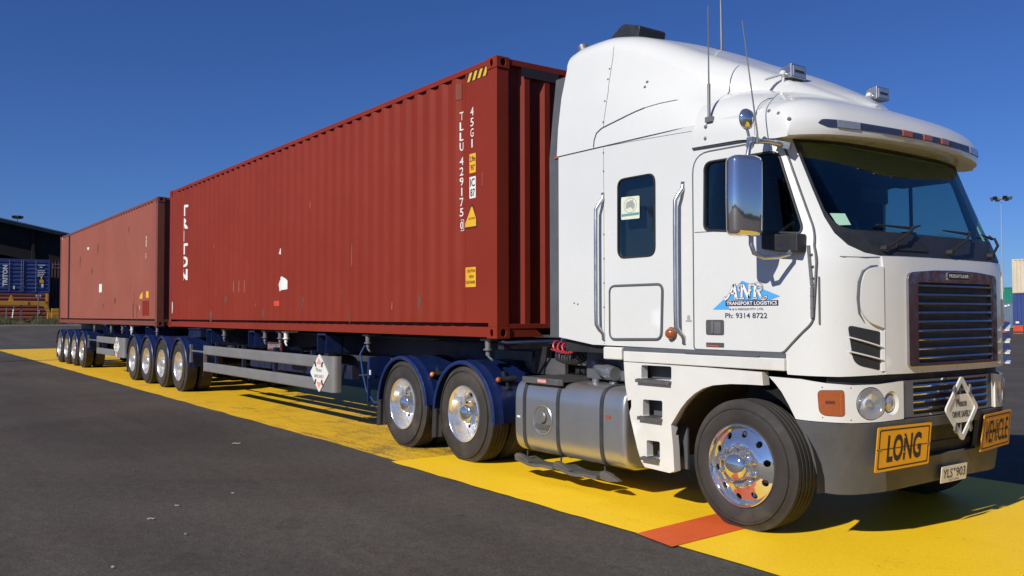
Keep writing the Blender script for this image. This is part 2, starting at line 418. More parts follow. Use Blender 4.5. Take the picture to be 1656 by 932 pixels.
# ================================================================== SETTING
def struct(o): o['kind'] = 'structure'; return o
def gz(x): return 0.0 if x > -45 else (-45-x)*.0155
g_ = MB(); xs = [-700, -400, -250, -160, -120, -100, -84, -70, -58, -45, -30, 0, 60, 200, 700]; ys = [-700, -200, -60, -20, 0, 20, 60, 200, 700]
g_.grid([[(x, y, gz(max(x, -160))) for y in ys] for x in xs])
struct(g_.build('ground', 'asphalt', ang=80))
def flat(name, poly, z, mat): return struct(MB().add([(x, y, z) for x, y in poly], [tuple(range(len(poly)))]).build(name, mat))
def wob(a, b_, n, amp):
    return [(a[0]+(b_[0]-a[0])*i/n+random.uniform(-amp, amp)*.3, a[1]+(b_[1]-a[1])*i/n+random.uniform(-amp, amp)) for i in range(n+1)]
flat('painted_lane', wob((-39.2, -.50), (-.95, -.565), 90, .018)+[(-.95, 3.35)]+wob((-39.2, 3.35), (-39.2, -.4), 14, .05)[:-1], .004, 'yellow_paint_worn')
flat('painted_apron', wob((-1.02, -.66), (2.74, -.71), 26, .010)+wob((2.78, -.715), (12, -.93), 30, .010)+[(12, 3.36), (-.95, 3.36)], .008, 'yellow_paint_new')
flat('red_stripe', [(2.76, -.73), (3.16, -.79), (3.08, .55), (2.64, .55)], .012, 'red_road_paint')
flat('pavement_joint', wob((-26.3, -6), (-27.0, 0), 14, .04)+wob((-27.5, 5), (-27.9, 9), 8, .04)+wob((-28.05, 9), (-27.65, 5), 8, .04)+wob((-27.15, 0), (-26.5, -6), 14, .04), .012, 'chassis_dark')
kb = MB(); kb.box(-84.4, -83.9, -60, 90, gz(-84)-.1, gz(-84)+.13); struct(kb.build('kerb', 'concrete'))
hb = MB(); rows = []
for k in range(97):
    a = 2*math.pi*k/96; r0 = 330; h = 5+3.5*abs(math.sin(a*3.1+1))+2.5*abs(math.sin(a*11.3))+1.2*math.sin(a*37)
    if math.cos(a-R(150)) > .2: h = .2
    rows.append([(r0*math.cos(a), r0*math.sin(a), -1), (r0*math.cos(a), r0*math.sin(a), h), ((r0+40)*math.cos(a), (r0+40)*math.sin(a), h*.7)])
hb.grid(rows); struct(hb.build('reflection_skyline', 'shed_dark'))  # unseen dark skyline ring, added for the chrome to reflect

# grass verge: one mat of blades
gb = MB()
for k in range(15000):
    y = random.uniform(-18, 30); x = random.uniform(-88.5, -84.5); z0 = gz(-84)+.1+(-84.5-x)*.10
    h = random.uniform(.18, .55)*(1+.5*math.sin(y*1.7)+.35*math.sin(y*4.3+1)); w = random.uniform(.02, .05); dx, dy = random.uniform(-.15, .15), random.uniform(-.2, .2)
    gb.add([(x-w*.3, y-w, z0), (x+w*.3, y+w, z0), (x+dx, y+dy, z0+max(.1, h))], [(0, 1, 2)])
o = gb.build('grass_verge', 'dry_grass', fix=False); o['kind'] = 'stuff'
vb_ = MB(); vb_.prism([(-84.4, gz(-84)), (-84.6, gz(-84)+.12), (-88.5, 1.0), (-96, 1.05), (-96, gz(-84))], 'y', -60, 90); struct(vb_.build('embankment', 'dry_grass'))

# ================================================================== CONTAINERS
HC = 2.896; CWD = 2.438; ZB = 1.312; CP = .278
def corr_profile(L, x0):
    """side corrugation between the posts: (x, depth) breakpoints"""
    n = int((L-.50)/CP); st = (L-n*CP)/2; pts = [(x0, .010)]
    for i in range(n):
        b_ = x0+st+i*CP; pts += [(b_+.018, .010), (b_+.086, .042), (b_+.156, .042), (b_+.224, .010)]
    pts.append((x0+L, .010)); return pts
def depth_at(pr, x):
    return float(np.interp(x, [p[0] for p in pr], [p[1] for p in pr]))
def casting(mb, x, y, z, sx, sy, top):
    """corner casting with oval openings in its two outer faces; sx, sy point outwards"""
    L, W_, H = .178, .162, .118
    xa, xb = (x, x-sx*L); ya, yb = (y, y-sy*W_)
    sheet(mb, rect(min(xa, xb), max(xa, xb), z, z+H), lambda a, b_: (Vector((a, ya, b_)), Vector((0, sy, 0))), [ell((xa+xb)/2, z+H/2, .026, .040, 14)], .012, .004, .08)
    sheet(mb, rect(min(ya, yb), max(ya, yb), z, z+H), lambda a, b_: (Vector((xa, a, b_)), Vector((sx, 0, 0))), [ell((ya+yb)/2, z+H/2, .033, .040, 14)], .012, .004, .08)
    zz = z+H-.006 if top else z; mb.box(min(xa, xb), max(xa, xb), min(ya, yb), max(ya, yb), zz, zz+.006)
    mb.box(min(xa-sx*.05, xb), max(xa-sx*.05, xb), min(ya-sy*.05, yb), max(ya-sy*.05, yb), z+.006, z+H-.008)
def container(root, xf, L, paint, post_paint=None, post=None):
    """box with its front end at xf, running back to xf-L; built at world height ZB, near side y=0"""
    pp = post_paint or paint; x1, x0 = xf, xf-L; fr = MB()
    for y, sy in ((0, -1), (CWD, 1)):
        yi = y-sy*.06
        fr.box(x0+.178, x1-.178, min(y-sy*.006, yi), max(y-sy*.006, yi), ZB+HC-.066, ZB+HC-.006)         # top rail
        fr.box(x0+.178, x1-.178, min(y-sy*.004, y-sy*.04), max(y-sy*.004, y-sy*.04), ZB+.012, ZB+.118)         # bottom rail web
        fr.box(x0+.178, x1-.178, min(y-sy*.095, y-sy*.12), max(y-sy*.095, y-sy*.12), ZB+.012, ZB+.17)
        for x, sx in ((x0, -1), (x1, 1)):
            xa = x-sx*.004; ya = y-sy*.004
            fr.box(min(xa, xa-sx*.10), max(xa, xa-sx*.10), min(ya, ya-sy*.15), max(ya, ya-sy*.15), ZB+.118, ZB+HC-.118)
            fr.box(min(xa-sx*.0995, xa-sx*.158), max(xa-sx*.0995, xa-sx*.158), min(ya-sy*.001, ya-sy*.012), max(ya-sy*.001, ya-sy*.012), ZB+.119, ZB+HC-.119)
    for x, sx in ((x0, -1), (x1, 1)):
        fr.box(min(x-sx*.006, x-sx*.07), max(x-sx*.006, x-sx*.07), .162, CWD-.162, ZB+HC-.07, ZB+HC-.008)      # headers and sills
        fr.box(min(x-sx*.006, x-sx*.09), max(x-sx*.006, x-sx*.09), .162, CWD-.162, ZB+.10, ZB+.15)
    fr.prism([(.162, ZB+.012), (.62, ZB+.012), (.50, ZB+.10), (.162, ZB+.10)], 'x', x1-.08, x1-.012)
    fr.prism([(CWD-.162, ZB+.012), (CWD-.162, ZB+.10), (CWD-.50, ZB+.10), (CWD-.62, ZB+.012)], 'x', x1-.08, x1-.012)
    frame = fr.build('frame', pp, root, bevel=.004)
    for x, sx in ((x0, -1), (x1, 1)):
        for y, sy in ((0, -1), (CWD, 1)):
            for z, tp in ((ZB, 0), (ZB+HC-.118, 1)):
                cb = MB(); casting(cb, x, y, z, sx, sy, tp); cb.build('corner_casting', pp, root, bevel=.003)
    prof = corr_profile(L-.31, x0+.155)
    side = MB()
    zr = [ZB+.160, ZB+1.0, ZB+1.9, ZB+HC-.064]
    side.grid([[(x, d, z) for x, d in prof] for z in zr]); w = side.build('side_wall', paint, root, ang=20, fix=False)
    w2 = MB().grid([[(x, CWD-d, z) for x, d in prof] for z in (zr[0], zr[-1])][::-1]).build('side_wall', paint, root, ang=20, fix=False)
    # front end wall: wide deep corrugation
    ep = [(.15, .012)]; n = 8; st = (CWD-.30)/n
    for i in range(n):
        b_ = .15+i*st; ep += [(b_+.015, .012), (b_+.065, .062), (b_+.165, .062), (b_+.215, .012)]
    ep.append((CWD-.15, .012))
    MB().grid([[(x1-d, y, z) for y, d in ep] for z in (ZB+.145, ZB+HC-.068)]).build('end_wall', paint, root, ang=20, fix=False)
    db = MB(); db.box(x0+.03, x0+.06, .15, CWD-.15, ZB+.14, ZB+HC-.06)
    for y in (.45, .95, 1.49, 1.99): db.cyl((x0+.004, y, ZB+.15), (x0+.004, y, ZB+HC-.07), .017, 8)
    db.build('end_door', paint, root)
    rp = []; n = int((L-.3)/.21)
    for i in range(n):
        b_ = x0+.15+i*.21; rp += [(b_+.02, 0), (b_+.05, -.02), (b_+.12, -.02), (b_+.15, 0)]
    MB().grid([[(x, y, ZB+HC-.03+d) for x, d in [(x0+.07, 0)]+rp+[(x1-.07, 0)]] for y in (.055, CWD-.055)]).build('roof_panel', paint, root, ang=20)
    fl = MB(); fl.box(x0+.1, x1-.1, .1, CWD-.1, ZB+.125, ZB+.15)
    for i in range(int(L/.35)): fl.box(x0+.2+i*.35, x0+.245+i*.35, .1, CWD-.1, ZB+.02, ZB+.124)
    fl.build('floor_panel', 'chassis_dark', root)
    return prof
def drape(pr): return lambda a, b_: (Vector((a, depth_at(pr, a), b_)), Vector((0, -1, 0)))
def cuts_of(pr, a0, a1): return [p[0] for p in pr if a0 < p[0] < a1]
def decal(root, name, mat, poly, pr, off=.003, label=None):
    """flat sticker pressed onto the corrugation"""
    bm = bmesh.new(); bm.faces.new([bm.verts.new((x, z, 0)) for x, z in poly]); xs_ = [p[0] for p in poly]
    for c in cuts_of(pr, min(xs_), max(xs_)): bmesh.ops.bisect_plane(bm, geom=bm.verts[:]+bm.edges[:]+bm.faces[:], plane_co=(c, 0, 0), plane_no=(1, 0, 0))
    mp = drape(pr); vs = []; bm.verts.index_update()
    for v in bm.verts:
        P, N = mp(v.co.x, v.co.y); vs.append(P+N*off)
    mb = MB().add(vs, [tuple(v.index for v in f.verts) for f in bm.faces]); bm.free()
    return mb.build(name, mat, root, label, fix=False)
def marks(root, name, mat, items, pr, off=.004, parent=None):
    mb = MB()
    for body, a, b_, w, h, kw in items:
        letter(mb, body, a, b_, drape(pr), w, h, off, cuts=cuts_of(pr, a-h, a+(w or 1)+h), **kw)
    return mb.build(name, mat, parent or root, fix=False)

c1 = empty('shipping_container', 'clean dark red high-cube container right behind the white cab', 'container', (-6.1, 1.219, 1.312), 'containers carried by the road train')
c1r = MB  # (parts below are built in world space and then re-seated under the base Empty)
def reseat(root):
    inv = Matrix.Translation(root.location).inverted() if root.rotation_euler.z == 0 else root.matrix_basis.inverted()
    for ch in root.children: ch.matrix_parent_inverse = inv
pr1 = container(c1, 0, 12.192, 'container_red')
ch_ = [('TLLU', 3.33, .60), ('429175', 2.62, .66)]
items = []
zz = 3.765
for k, s_ in enumerate('TLLU 429175'):
    if s_ != ' ':
        ww = .022 if s_ == '1' else .062
        items.append((s_, -.745+(.02 if s_ == '1' else 0), zz-.094, ww, .090, {'bold': .006}))
    zz -= .1115 if s_ != ' ' else .046
zz = 3.765
for k, s_ in enumerate('45G1'):
    items.append((s_, -.495+(.02 if s_ == '1' else 0), zz-.094, .022 if s_ == '1' else .062, .090, {'bold': .006})); zz -= .1135
items.append(('0', -.738, 2.482, .048, .086, {'bold': .006}))
marks(c1, 'container_number', 'label_white', items, pr1)
cd = MB(); mp = drape(pr1)
for x0, x1, z0, z1 in ((-.755, -.673, 2.464, 2.470), (-.755, -.673, 2.580, 2.586), (-.755, -.749, 2.470, 2.580), (-.679, -.673, 2.470, 2.580)):
    cd.box(x0, x1, depth_at(pr1, -.71)-.004, depth_at(pr1, -.71)-.002, z0, z1)
cd.build('check_digit_frame', 'label_white', c1)
y1 = decal(c1, 'height_label', 'label_yellow', rect(-.515, -.395, 3.06, 3.265), pr1)
marks(c1, 'lettering', 'label_black', [('2.9m', -.500, 3.18, .095, .06, {'bold': .01}), ("9'6\"", -.490, 3.085, .075, .065, {'bold': .01})], pr1, .006, y1)
y2 = decal(c1, 'registry_plate', 'label_white', rect(-.515, -.395, 2.79, 3.02), pr1)
marks(c1, 'lettering', 'label_black', [('IC', -.500, 2.915, .09, .085, {'bold': .012}), ('87', -.495, 2.81, .085, .080, {'bold': .012})], pr1, .006, y2)
decal(c1, 'warning_triangle', 'label_black', [(-.65, 2.475), (-.375, 2.475), (-.375, 2.56), (-.45, 2.72), (-.48, 2.72)], pr1)
y3 = decal(c1, 'warning_triangle', 'label_yellow', [(-.62, 2.49), (-.385, 2.49), (-.385, 2.57), (-.455, 2.70), (-.475, 2.70)], pr1, .006)
marks(c1, 'lettering', 'label_black', [('CAUTION', -.53, 2.565, .13, .022, {})], pr1, .009, y3)
y4 = decal(c1, 'caution_label', 'label_yellow', rect(-.60, -.395, 1.85, 2.06), pr1)
marks(c1, 'lettering', 'label_black', [('CAUTION', -.56, 2.005, .155, .032, {}), ('HIGH', -.515, 1.945, .085, .032, {}), ('CONTAINER', -.585, 1.885, .18, .032, {})], pr1, .006, y4)
marks(c1, 'owner_name', 'label_white', [(s_, -11.27, 3.58-k*.262, .30 if s_ != 'I' else .15, .225, {'bold': .045 if s_ != 'I' else .02}) for k, s_ in enumerate('TRITON')], pr1)
decal(c1, 'paper_sticker', 'label_white', [(-5.99, 1.93), (-5.64, 1.96), (-5.64, 2.07), (-5.82, 2.16), (-5.98, 2.10), (-6.02, 2.04)], pr1)
decal(c1, 'paper_sticker', 'label_white', [(-6.02, 2.52), (-5.94, 2.50), (-5.90, 2.54), (-5.97, 2.61)], pr1)
decal(c1, 'red_sticker', 'label_red', rect(-6.18, -6.00, 1.70, 1.78), pr1)
decal(c1, 'white_mark', 'label_white', [(-11.98, 1.60), (-11.95, 1.60), (-11.92, 1.72), (-11.94, 1.84), (-11.98, 1.84)], pr1)
sp = MB()
for k in range(4): decal(c1, 'hazard_stripe', 'label_yellow', [(-.56+k*.10, 4.045), (-.51+k*.10, 4.045), (-.46+k*.10, 4.135), (-.51+k*.10, 4.135)], pr1, .004)
decal(c1, 'hazard_stripe', 'label_black', rect(-.57, -.17, 4.04, 4.14), pr1, .002)
hb_ = MB()
for k in range(4): hb_.prism([(.34+k*.11, 4.045), (.39+k*.11, 4.045), (.44+k*.11, 4.135), (.39+k*.11, 4.135)], 'x', -.0085, -.0065)
hb_.build('hazard_stripe', 'label_yellow', c1)
MB().box(-.0064, -.006, .32, .82, 4.04, 4.14).build('hazard_stripe', 'label_black', c1)
o = decal(c1, 'vent_plate', 'container_brown', rect(-.79, -.71, 3.90, 4.08), pr1, .006)
for x, w_, z0, z1 in ((-8.12, .05, 1.95, 2.16), (-7.86, .05, 1.95, 2.17), (-7.60, .05, 1.94, 2.16), (-6.9, .03, 1.70, 1.76), (-3.4, .02, 2.2, 2.5), (-2.2, .03, 1.62, 1.72), (-4.75, .03, 3.1, 3.22), (-9.3, .04, 2.8, 2.9), (-.28, .012, 2.9, 3.05)):
    fx_ = min((p[0] for p, q in zip(pr1, pr1[1:]) if p[1] < .02 and q[1] < .02), key=lambda q: abs(q-x)) if x < -.5 else x
    decal(c1, 'paint_scuff', 'scuff_pink', [(fx_, z0), (fx_+w_*.8, z0+.01), (fx_+w_, z1-.02), (fx_+w_*.3, z1)], pr1, .002)
random.seed(5)
for k in range(9):
    x = random.uniform(-11.6, -1); z = random.uniform(1.55, 1.9); l_ = random.uniform(.06, .2); w_ = random.uniform(.02, .05)
    decal(c1, 'rust_streak', 'rust_stain', [(x-w_*.3, z-l_), (x+w_*.2, z-l_*.9), (x+w_, z-l_*.2), (x+w_*.6, z), (x-w_*.4, z+.02), (x-w_, z-l_*.4)], pr1, .002)
reseat(c1)

c2 = empty('shipping_container', 'faded rust-streaked container on the rear trailer', 'container', (-19.4, 1.219, 1.312), 'containers carried by the road train')
pr2 = container(c2, -13.187, 12.55, 'container_faded', 'container_brown')
pb = MB(); pb.box(-24.24, -24.09, .004, .075, ZB+.16, ZB+HC-.07); pb.build('dark_post', 'maroon_container', c2)
fl2 = min((p[0] for p, q in zip(pr2, pr2[1:]) if p[1] < .02 and q[1] < .02), key=lambda x: abs(x+14.30))
for k, (z, h_, w_) in enumerate(((3.40, .075, .05), (3.31, .075, .05), (3.225, .07, .05), (3.00, .055, .03), (2.93, .05, .03))): decal(c2, 'code_letter', 'label_white', rect(fl2+.002, fl2+w_, z-h_, z), pr2)
random.seed(21)
for k in range(16):
    x = random.uniform(-23.8, -14.4); z = random.choice([random.uniform(1.6, 2.1), random.uniform(2.4, 3.9)]); l_ = random.uniform(.12, .42); w_ = random.uniform(.025, .06)
    decal(c2, 'rust_streak', 'rust_stain', [(x-w_*.3, z-l_), (x+w_*.2, z-l_*.9), (x+w_, z-l_*.2), (x+w_*.6, z), (x-w_*.4, z+.02), (x-w_, z-l_*.4)], pr2, .002)
decal(c2, 'white_placard', 'label_white', rect(-19.43, -19.13, 2.20, 2.43), pr2)
decal(c2, 'warning_triangle', 'label_yellow', [(-14.80, 1.95), (-14.55, 1.95), (-14.55, 2.12), (-14.62, 2.14)], pr2)
decal(c2, 'yellow_label', 'label_yellow', [(-14.18, 1.97), (-13.98, 1.95), (-13.96, 2.10), (-14.16, 2.12)], pr2)
decal(c2, 'white_scrape', 'label_white', [(-14.92, 1.76), (-14.80, 1.78), (-14.78, 1.70), (-14.82, 1.64), (-14.76, 1.70), (-14.75, 1.80)], pr2)
decal(c2, 'red_patch', 'container_red', rect(-14.52, -13.90, 1.55, 1.90), pr2)
decal(c2, 'white_speck', 'label_white', rect(-21.15, -21.02, 3.50, 3.57), pr2)
decal(c2, 'white_speck', 'label_white', rect(-25.45, -25.36, 4.10, 4.17), pr2)
reseat(c2)

# ================================================================== WHEELS
def tyre_mesh(r, w, rim_r):
    """w: section width; outer face at distance 0, inner at w"""
    T = MB(); s_ = .022
    prof = [(rim_r-.004, .026), (rim_r+.012, .012), (rim_r+.055, .002), (rim_r+.095, 0), (rim_r+(r-rim_r)*.62, .004), (r-.040, .020), (r-.034, .027), (r-.014, .034)]
    nx = 4; ww = w-.072
    prof += [(r-.002, .038)]
    for i in range(nx):
        c = .036+ww*(i+1)/(nx+1); prof += [(r, c-.008), (r-.007, c-.006), (r-.007, c+.006), (r, c+.008)]
    prof += [(r-.002, w-.038), (r-.014, w-.034), (r-.040, w-.02), (rim_r+.095, w), (rim_r-.004, w-.026)]
    T.lathe(prof, (0, 0, 0), 'y', 72)
    for rr in (r-.062,): T.lathe([(rr-.006, .006), (rr-.004, -.003), (rr+.004, -.003), (rr+.006, .006)], (0, 0, 0), 'y', 72)
    return T
def radial(prof):
    rs = [p[0] for p in prof]; hs_ = [p[1] for p in prof]
    def m(a, b_):
        r = math.hypot(a, b_); h = float(np.interp(r, rs, hs_)); s_ = (float(np.interp(r+.004, rs, hs_))-float(np.interp(r-.004, rs, hs_)))/.008
        d = Vector((a/max(r, 1e-5), 0, b_/max(r, 1e-5))); n = (Vector((0, -1, 0))+d*s_).normalized()
        return Vector((a, h, b_)), n
    return m
circ = lambda r, n=48, ph=0: [(r*math.cos(2*math.pi*k/n+ph), r*math.sin(2*math.pi*k/n+ph)) for k in range(n)]
def steer_wheel(parent, c, r):
    holes = [ell(.228*math.cos(a), .228*math.sin(a), .0245, .0245, 14) for a in [2*math.pi*(k+.3)/10 for k in range(10)]]
    prof = [(0, -.010), (.165, -.010), (.178, -.006), (.19, .004), (.262, .034), (.275, .040)]
    rim = MB(); sheet(rim, circ(.275), radial(prof), holes, .012, 0, .028)
    rim.lathe([(.275, .040), (.279, .022), (.283, .004), (.290, -.004), (.297, 0), (.299, .018), (.296, .06)], (0, 0, 0), 'y', 72)
    rim.lathe([(.276, .052), (.25, .12), (.02, .13)], (0, 0, 0), 'y', 48)
    wh = rim.build('wheel', 'chrome', parent, ang=40); wh.location = c
    tyre_mesh(r, .275, .292).build('tyre', 'tyre_rubber', wh)
    MB().lathe([(.105, -.010), (.104, -.028), (.098, -.060), (.085, -.078), (.055, -.092), (.02, -.098), (.0005, -.099)], (0, 0, 0), 'y', 40).build('hub_cap', 'chrome', wh, ang=50)
    nb = MB()
    for k in range(10):
        a = 2*math.pi*(k+.5)/10; x, z = .142*math.cos(a), .142*math.sin(a)
        nb.lathe([(.024, -.010), (.024, -.016), (.017, -.020), (.0165, -.046), (.012, -.056), (.0005, -.059)], (x, 0, z), 'y', 10)
    nb.build('wheel_nuts', 'chrome', wh, ang=50)
    MB().lathe([(.25, .06), (.25, .2), (.03, .2)], (0, 0, 0), 'y', 24).build('brake_drum', 'chassis_dark', wh)
    return wh
def drive_wheel(parent, c, r, mat='polished_rim', cap='chrome'):
    rim = MB()
    rim.lathe([(.296, .05), (.299, .014), (.297, 0), (.290, -.004), (.284, .002), (.279, .018), (.272, .030), (.268, .060), (.255, .080), (.250, .140), (.245, .170)], (0, 0, 0), 'y', 72)
    holes = [ell(.212*math.cos(a), .212*math.sin(a), .021, .021, 12) for a in [2*math.pi*(k+.3)/10 for k in range(10)]]
    sheet(rim, circ(.246), radial([(0, .185), (.17, .185), (.18, .182), (.246, .168)]), holes, .012, 0, .035)
    wh = rim.build('wheel', mat, parent, ang=40); wh.location = c
    tyre_mesh(r, .270, .292).build('tyre', 'tyre_rubber', wh)
    hm = MB(); hm.lathe([(.125, .185), (.122, .10), (.108, .085), (.105, .040), (.095, .025), (.082, .018), (.079, .006), (.055, -.006), (.0005, -.010)], (0, 0, 0), 'y', 36)
    hm.build('hub_cap', cap, wh, ang=40)
    nb = MB()
    for k in range(10):
        a = 2*math.pi*(k+.5)/10; nb.lathe([(.021, .186), (.021, .176), (.016, .172), (.015, .140), (.008, .132), (.0005, .131)], (.1425*math.cos(a), 0, .1425*math.sin(a)), 'y', 8)
    nb.build('wheel_nuts', cap, wh, ang=50)
    MB().lathe([(.235, .20), (.235, .30), (.03, .30)], (0, 0, 0), 'y', 24).build('brake_drum', 'chassis_dark', wh)
    return wh
def inner_tyre(parent, c, r):
    o = tyre_mesh(r, .270, .292).build('inner_tyre', 'tyre_rubber', parent); o.location = c
    MB().lathe([(.29, .03), (.27, .10), (.05, .11)], (0, 0, 0), 'y', 24).build('rim', 'dull_rim', o); return o
def fender(mb, cx, cz, r, a0, a1, y0, y1, th=.012, lip=.035):
    """half-round mudguard with a rolled outer edge"""
    A = [a0+(a1-a0)*k/26 for k in range(27)]
    sec = [(r-lip, y0+.004), (r-lip*.5, y0-.004), (r, y0), (r+.008, y0+.012), (r+.004, y0+.030), (r+.006, y0+.10), (r+.012, y0+.115), (r+.012, y0+.125), (r+.006, y0+.14), (r+.006, y1-.02), (r, y1), (r-lip, y1), (r-lip+.006, y1-.006), (r-th, y1-.012), (r-th, y0+.014), (r-lip+.004, y0+.012)]
    mb.grid([[(cx+q*math.cos(R(a)), y, cz+q*math.sin(R(a))) for q, y in sec] for a in A], True, True, True)
    return mb
print('stage 2')

# ================================================================== TRAILERS
TR = .525
def trailer(root, axles, xb, xfront, guard, solid_x, posts, locks, placard):
    """skeletal trailer: navy frame, quad axles, side guard"""
    fb = MB()
    for y in (.72, 1.60):
        fb.box(xb, xfront, y, y+.14, .98, 1.26); fb.box(xb, xfront, y-.03, y+.17, 1.24, 1.27); fb.box(xb, xfront, y-.03, y+.17, .96, .985)
    x = xb+.2
    while x < xfront: fb.box(x, x+.08, .86, 1.60, 1.03, 1.22); x += 1.05
    fb.build('chassis', 'chassis_blue', root, bevel=.006)
    for px in posts:                                            # outriggers that carry the twist locks
        ob = MB(); ob.box(px, px+.012, .06, 2.38, 1.02, 1.30); ob.box(px+.30, px+.312, .06, 2.38, 1.02, 1.30); ob.box(px, px+.312, .06, 2.38, 1.27, 1.300)
        ob.box(px, px+.312, .30, .315, 1.02, 1.29); ob.build('outrigger', 'blue_paint', root)
    for lx in locks:
        lb = MB(); lb.box(lx-.09, lx+.09, .06, .26, 1.285, 1.306); lb.cyl((lx, .10, 1.285), (lx, .10, 1.20), .034, 14); lb.cyl((lx, .10, 1.20), (lx, .10, 1.185), .052, 14)
        lb.cyl((lx, .10, 1.185), (lx, .10, 1.13), .028, 12); lb.tube([(lx, .10, 1.14), (lx+.05, .07, 1.12), (lx+.15, .05, 1.09)], .012, 8)
        lb.build('twist_lock', 'steel_post' if lx != locks[3] else 'label_white', root)
    # running gear
    proto = None
    for k, ax in enumerate(axles):
        if proto is None:
            proto = drive_wheel(root, (ax, -.03, TR-.012), TR, 'dull_rim', 'dull_rim'); w = proto
        else: w = dup(proto, root, (ax, -.03, TR-.012))
        dup(proto, root, (ax, 2.47, TR-.012), math.pi)
        if k == 0: it = inner_tyre(root, (ax, .285, TR-.012), TR); i2 = it
        else: i2 = dup(it, root, (ax, .285, TR-.012))
        dup(it, root, (ax, 2.155, TR-.012), math.pi)
        am = MB(); am.cyl((ax, .30, TR), (ax, 2.14, TR), .07, 12)
        for y in (.74, 1.62):
            am.box(ax-.5, ax+.1, y, y+.09, TR-.02, TR+.10); am.cyl((ax-.40, y+.045, TR+.10), (ax-.40, y+.045, TR+.42), .13, 16); am.box(ax+.02, ax+.16, y, y+.09, TR, .98)
        am.build('axle', 'chassis_dark', root)
        for y0, y1 in ((-.035, .57), (2.475, 1.87)):
            f = MB()
            if y0 < 1: fender(f, ax, .50, .60, 14, 168, y0, y1)
            else:
                fender(f, ax, .50, .60, 14, 168, -.035, .57); f.v = [(p[0], 2.44-p[1], p[2]) for p in f.v]
            f.build('mudguard', 'blue_paint', root)
        MB().box(ax+.585, ax+.597, .02, .56, .52, .76).build('mudguard_apron', 'blue_paint', root) if k == 0 else None
    fm = MB(); fm.box(axles[-1]-.66, axles[-1]-.645, -.01, .56, .16, .62); fm.build('mud_flap', 'grey_rubber', root)
    lb = MB(); lb.box(axles[0]+.62, axles[0]+.70, .02, .06, .62, .98); lb.box(axles[0]+.60, guard[0]+.05, .03, .07, .84, .87)
    lb.build('guard_bracket', 'steel_post', root)
    # side guard: two broad rails and a rounded end plate
    g0, g1 = guard; gp = MB()
    for z0, z1 in ((.815, .985), (.50, .67)):
        gp.grid([[(x, y, z) for y, z in ((-.005, z0), (-.03, z0+.012), (-.036, z0+.05), (-.030, (z0+z1)/2), (-.036, z1-.05), (-.03, z1-.012), (-.005, z1))] for x in (g0, solid_x+.01)], False)
        gp.box(g0, solid_x+.01, -.022, -.010, z0+.004, z1-.004)
    gp.box(g0-.012, g0, -.034, .03, .495, .99)
    gp.build('side_guard', 'guard_metal', root, ang=50)
    ep = MB(); path = [(solid_x, -.032), (g1-.27, -.032)]+[(g1-.27+.085*math.sin(R(a)), .053-.085*math.cos(R(a))) for a in range(0, 91, 9)]+[(g1-.185, .09)]
    z0, z1 = .497, .992
    ep.grid([[(x, y, z) for z in (z0, z1)] for x, y in path]); ep.grid([[(x-.01 if i > 1 else x, y+.008, z) for z in (z0, z1)] for i, (x, y) in enumerate(path)])
    ep.build('guard_end_plate', 'guard_metal', root, ang=60)
    bm_ = MB()
    for x in np.arange(g0+.6, g1-.3, 1.45): bm_.box(x, x+.06, -.009, .05, .52, 1.05); bm_.box(x, x+.05, .05, .75, 1.00, 1.05)
    bm_.box(g0+.9, g1-.8, .55, .66, .62, .82)
    bm_.build('guard_bracket', 'chassis_blue', root)
    tk = MB(); tx = (g0+g1)/2
    tk.tube([(tx-1.0, 1.17, .72), (tx-.97, 1.17, .72), (tx+.75, 1.17, .72), (tx+.78, 1.17, .72)], [.10, .19, .19, .10], 20); tk.build('air_tank', 'chassis_blue', root, ang=50)
    for yy in (.40, 1.90):
        lg = MB(); lg.box(g1-1.45, g1-1.30, yy, yy+.14, .58, 1.1); lg.box(g1-1.50, g1-1.25, yy-.05, yy+.19, .54, .58); lg.build('landing_leg', 'chassis_dark', root)
    # diamond safety placard on the guard
    if placard:
        cx = placard; cz = .745; hw, hh = .31, .27
        dm = [(cx-hw, cz), (cx, cz-hh), (cx+hw, cz), (cx, cz+hh)]
        db = MB(); sheet(db, rnd(dm, .035), VY(-.036), (), .014, .012, .2); pl = db.build('safety_placard', 'sign_white', root, bevel=.004)
        rb = MB()
        for s_ in (1, -1): sheet(rb, [(cx-.085, cz+s_*.125), (cx+.085, cz+s_*.125), (cx, cz+s_*.215)][::s_], VY(-.036), (), .002, .0145, .1)
        rb.build('red_corner', 'pale_red', pl)
        lt = MB(); letter(lt, 'Please', cx-.10, cz+.02, VY(-.036), .20, .055, .015, bold=.01); letter(lt, 'DRIVE SAFELY', cx-.16, cz-.065, VY(-.036), .32, .045, .015, bold=.01)
        lt.build('lettering', 'sticker_grey', pl)
        cl = MB()
        for sx in (-1, 1):
            for sz in (-1, 1): cl.obox((cx+sx*.115, -.054, cz+sz*.125), (.012, 0, sz*sx*.0), (0, .006, 0), (sx*.014, 0, sz*.035))
        cl.build('clip', 'chassis_dark', pl)
    for s_ in (axles[0]+.66,):
        bl = MB(); bl.box(s_-.05, s_-.02, -.03, .02, .80, .90); bl.build('lamp_bracket', 'dark_plastic', root)

t1 = empty('semi_trailer', 'blue skeletal trailer under the clean dark red container', 'trailer', (-6.2, 1.22, 0), 'trailers of the road train')
trailer(t1, [-11.34, -12.65, -13.96, -15.27], -16.1, .1, (-9.62, -3.66), -4.36, (-9.76, -7.45, -4.59), (-8.82, -6.76, -6.10, -5.86, -3.06, -.30), -4.27)
rp = MB(); rp.box(-6.62, -6.01, .085, .10, .985, 1.125); rp = rp.build('maker_plate', 'red_plate', t1)
lt = MB(); letter(lt, 'BARKER', -6.58, 1.02, VY(.085), .53, .075, .003, bold=.01); lt.build('lettering', 'sticker_grey', rp)
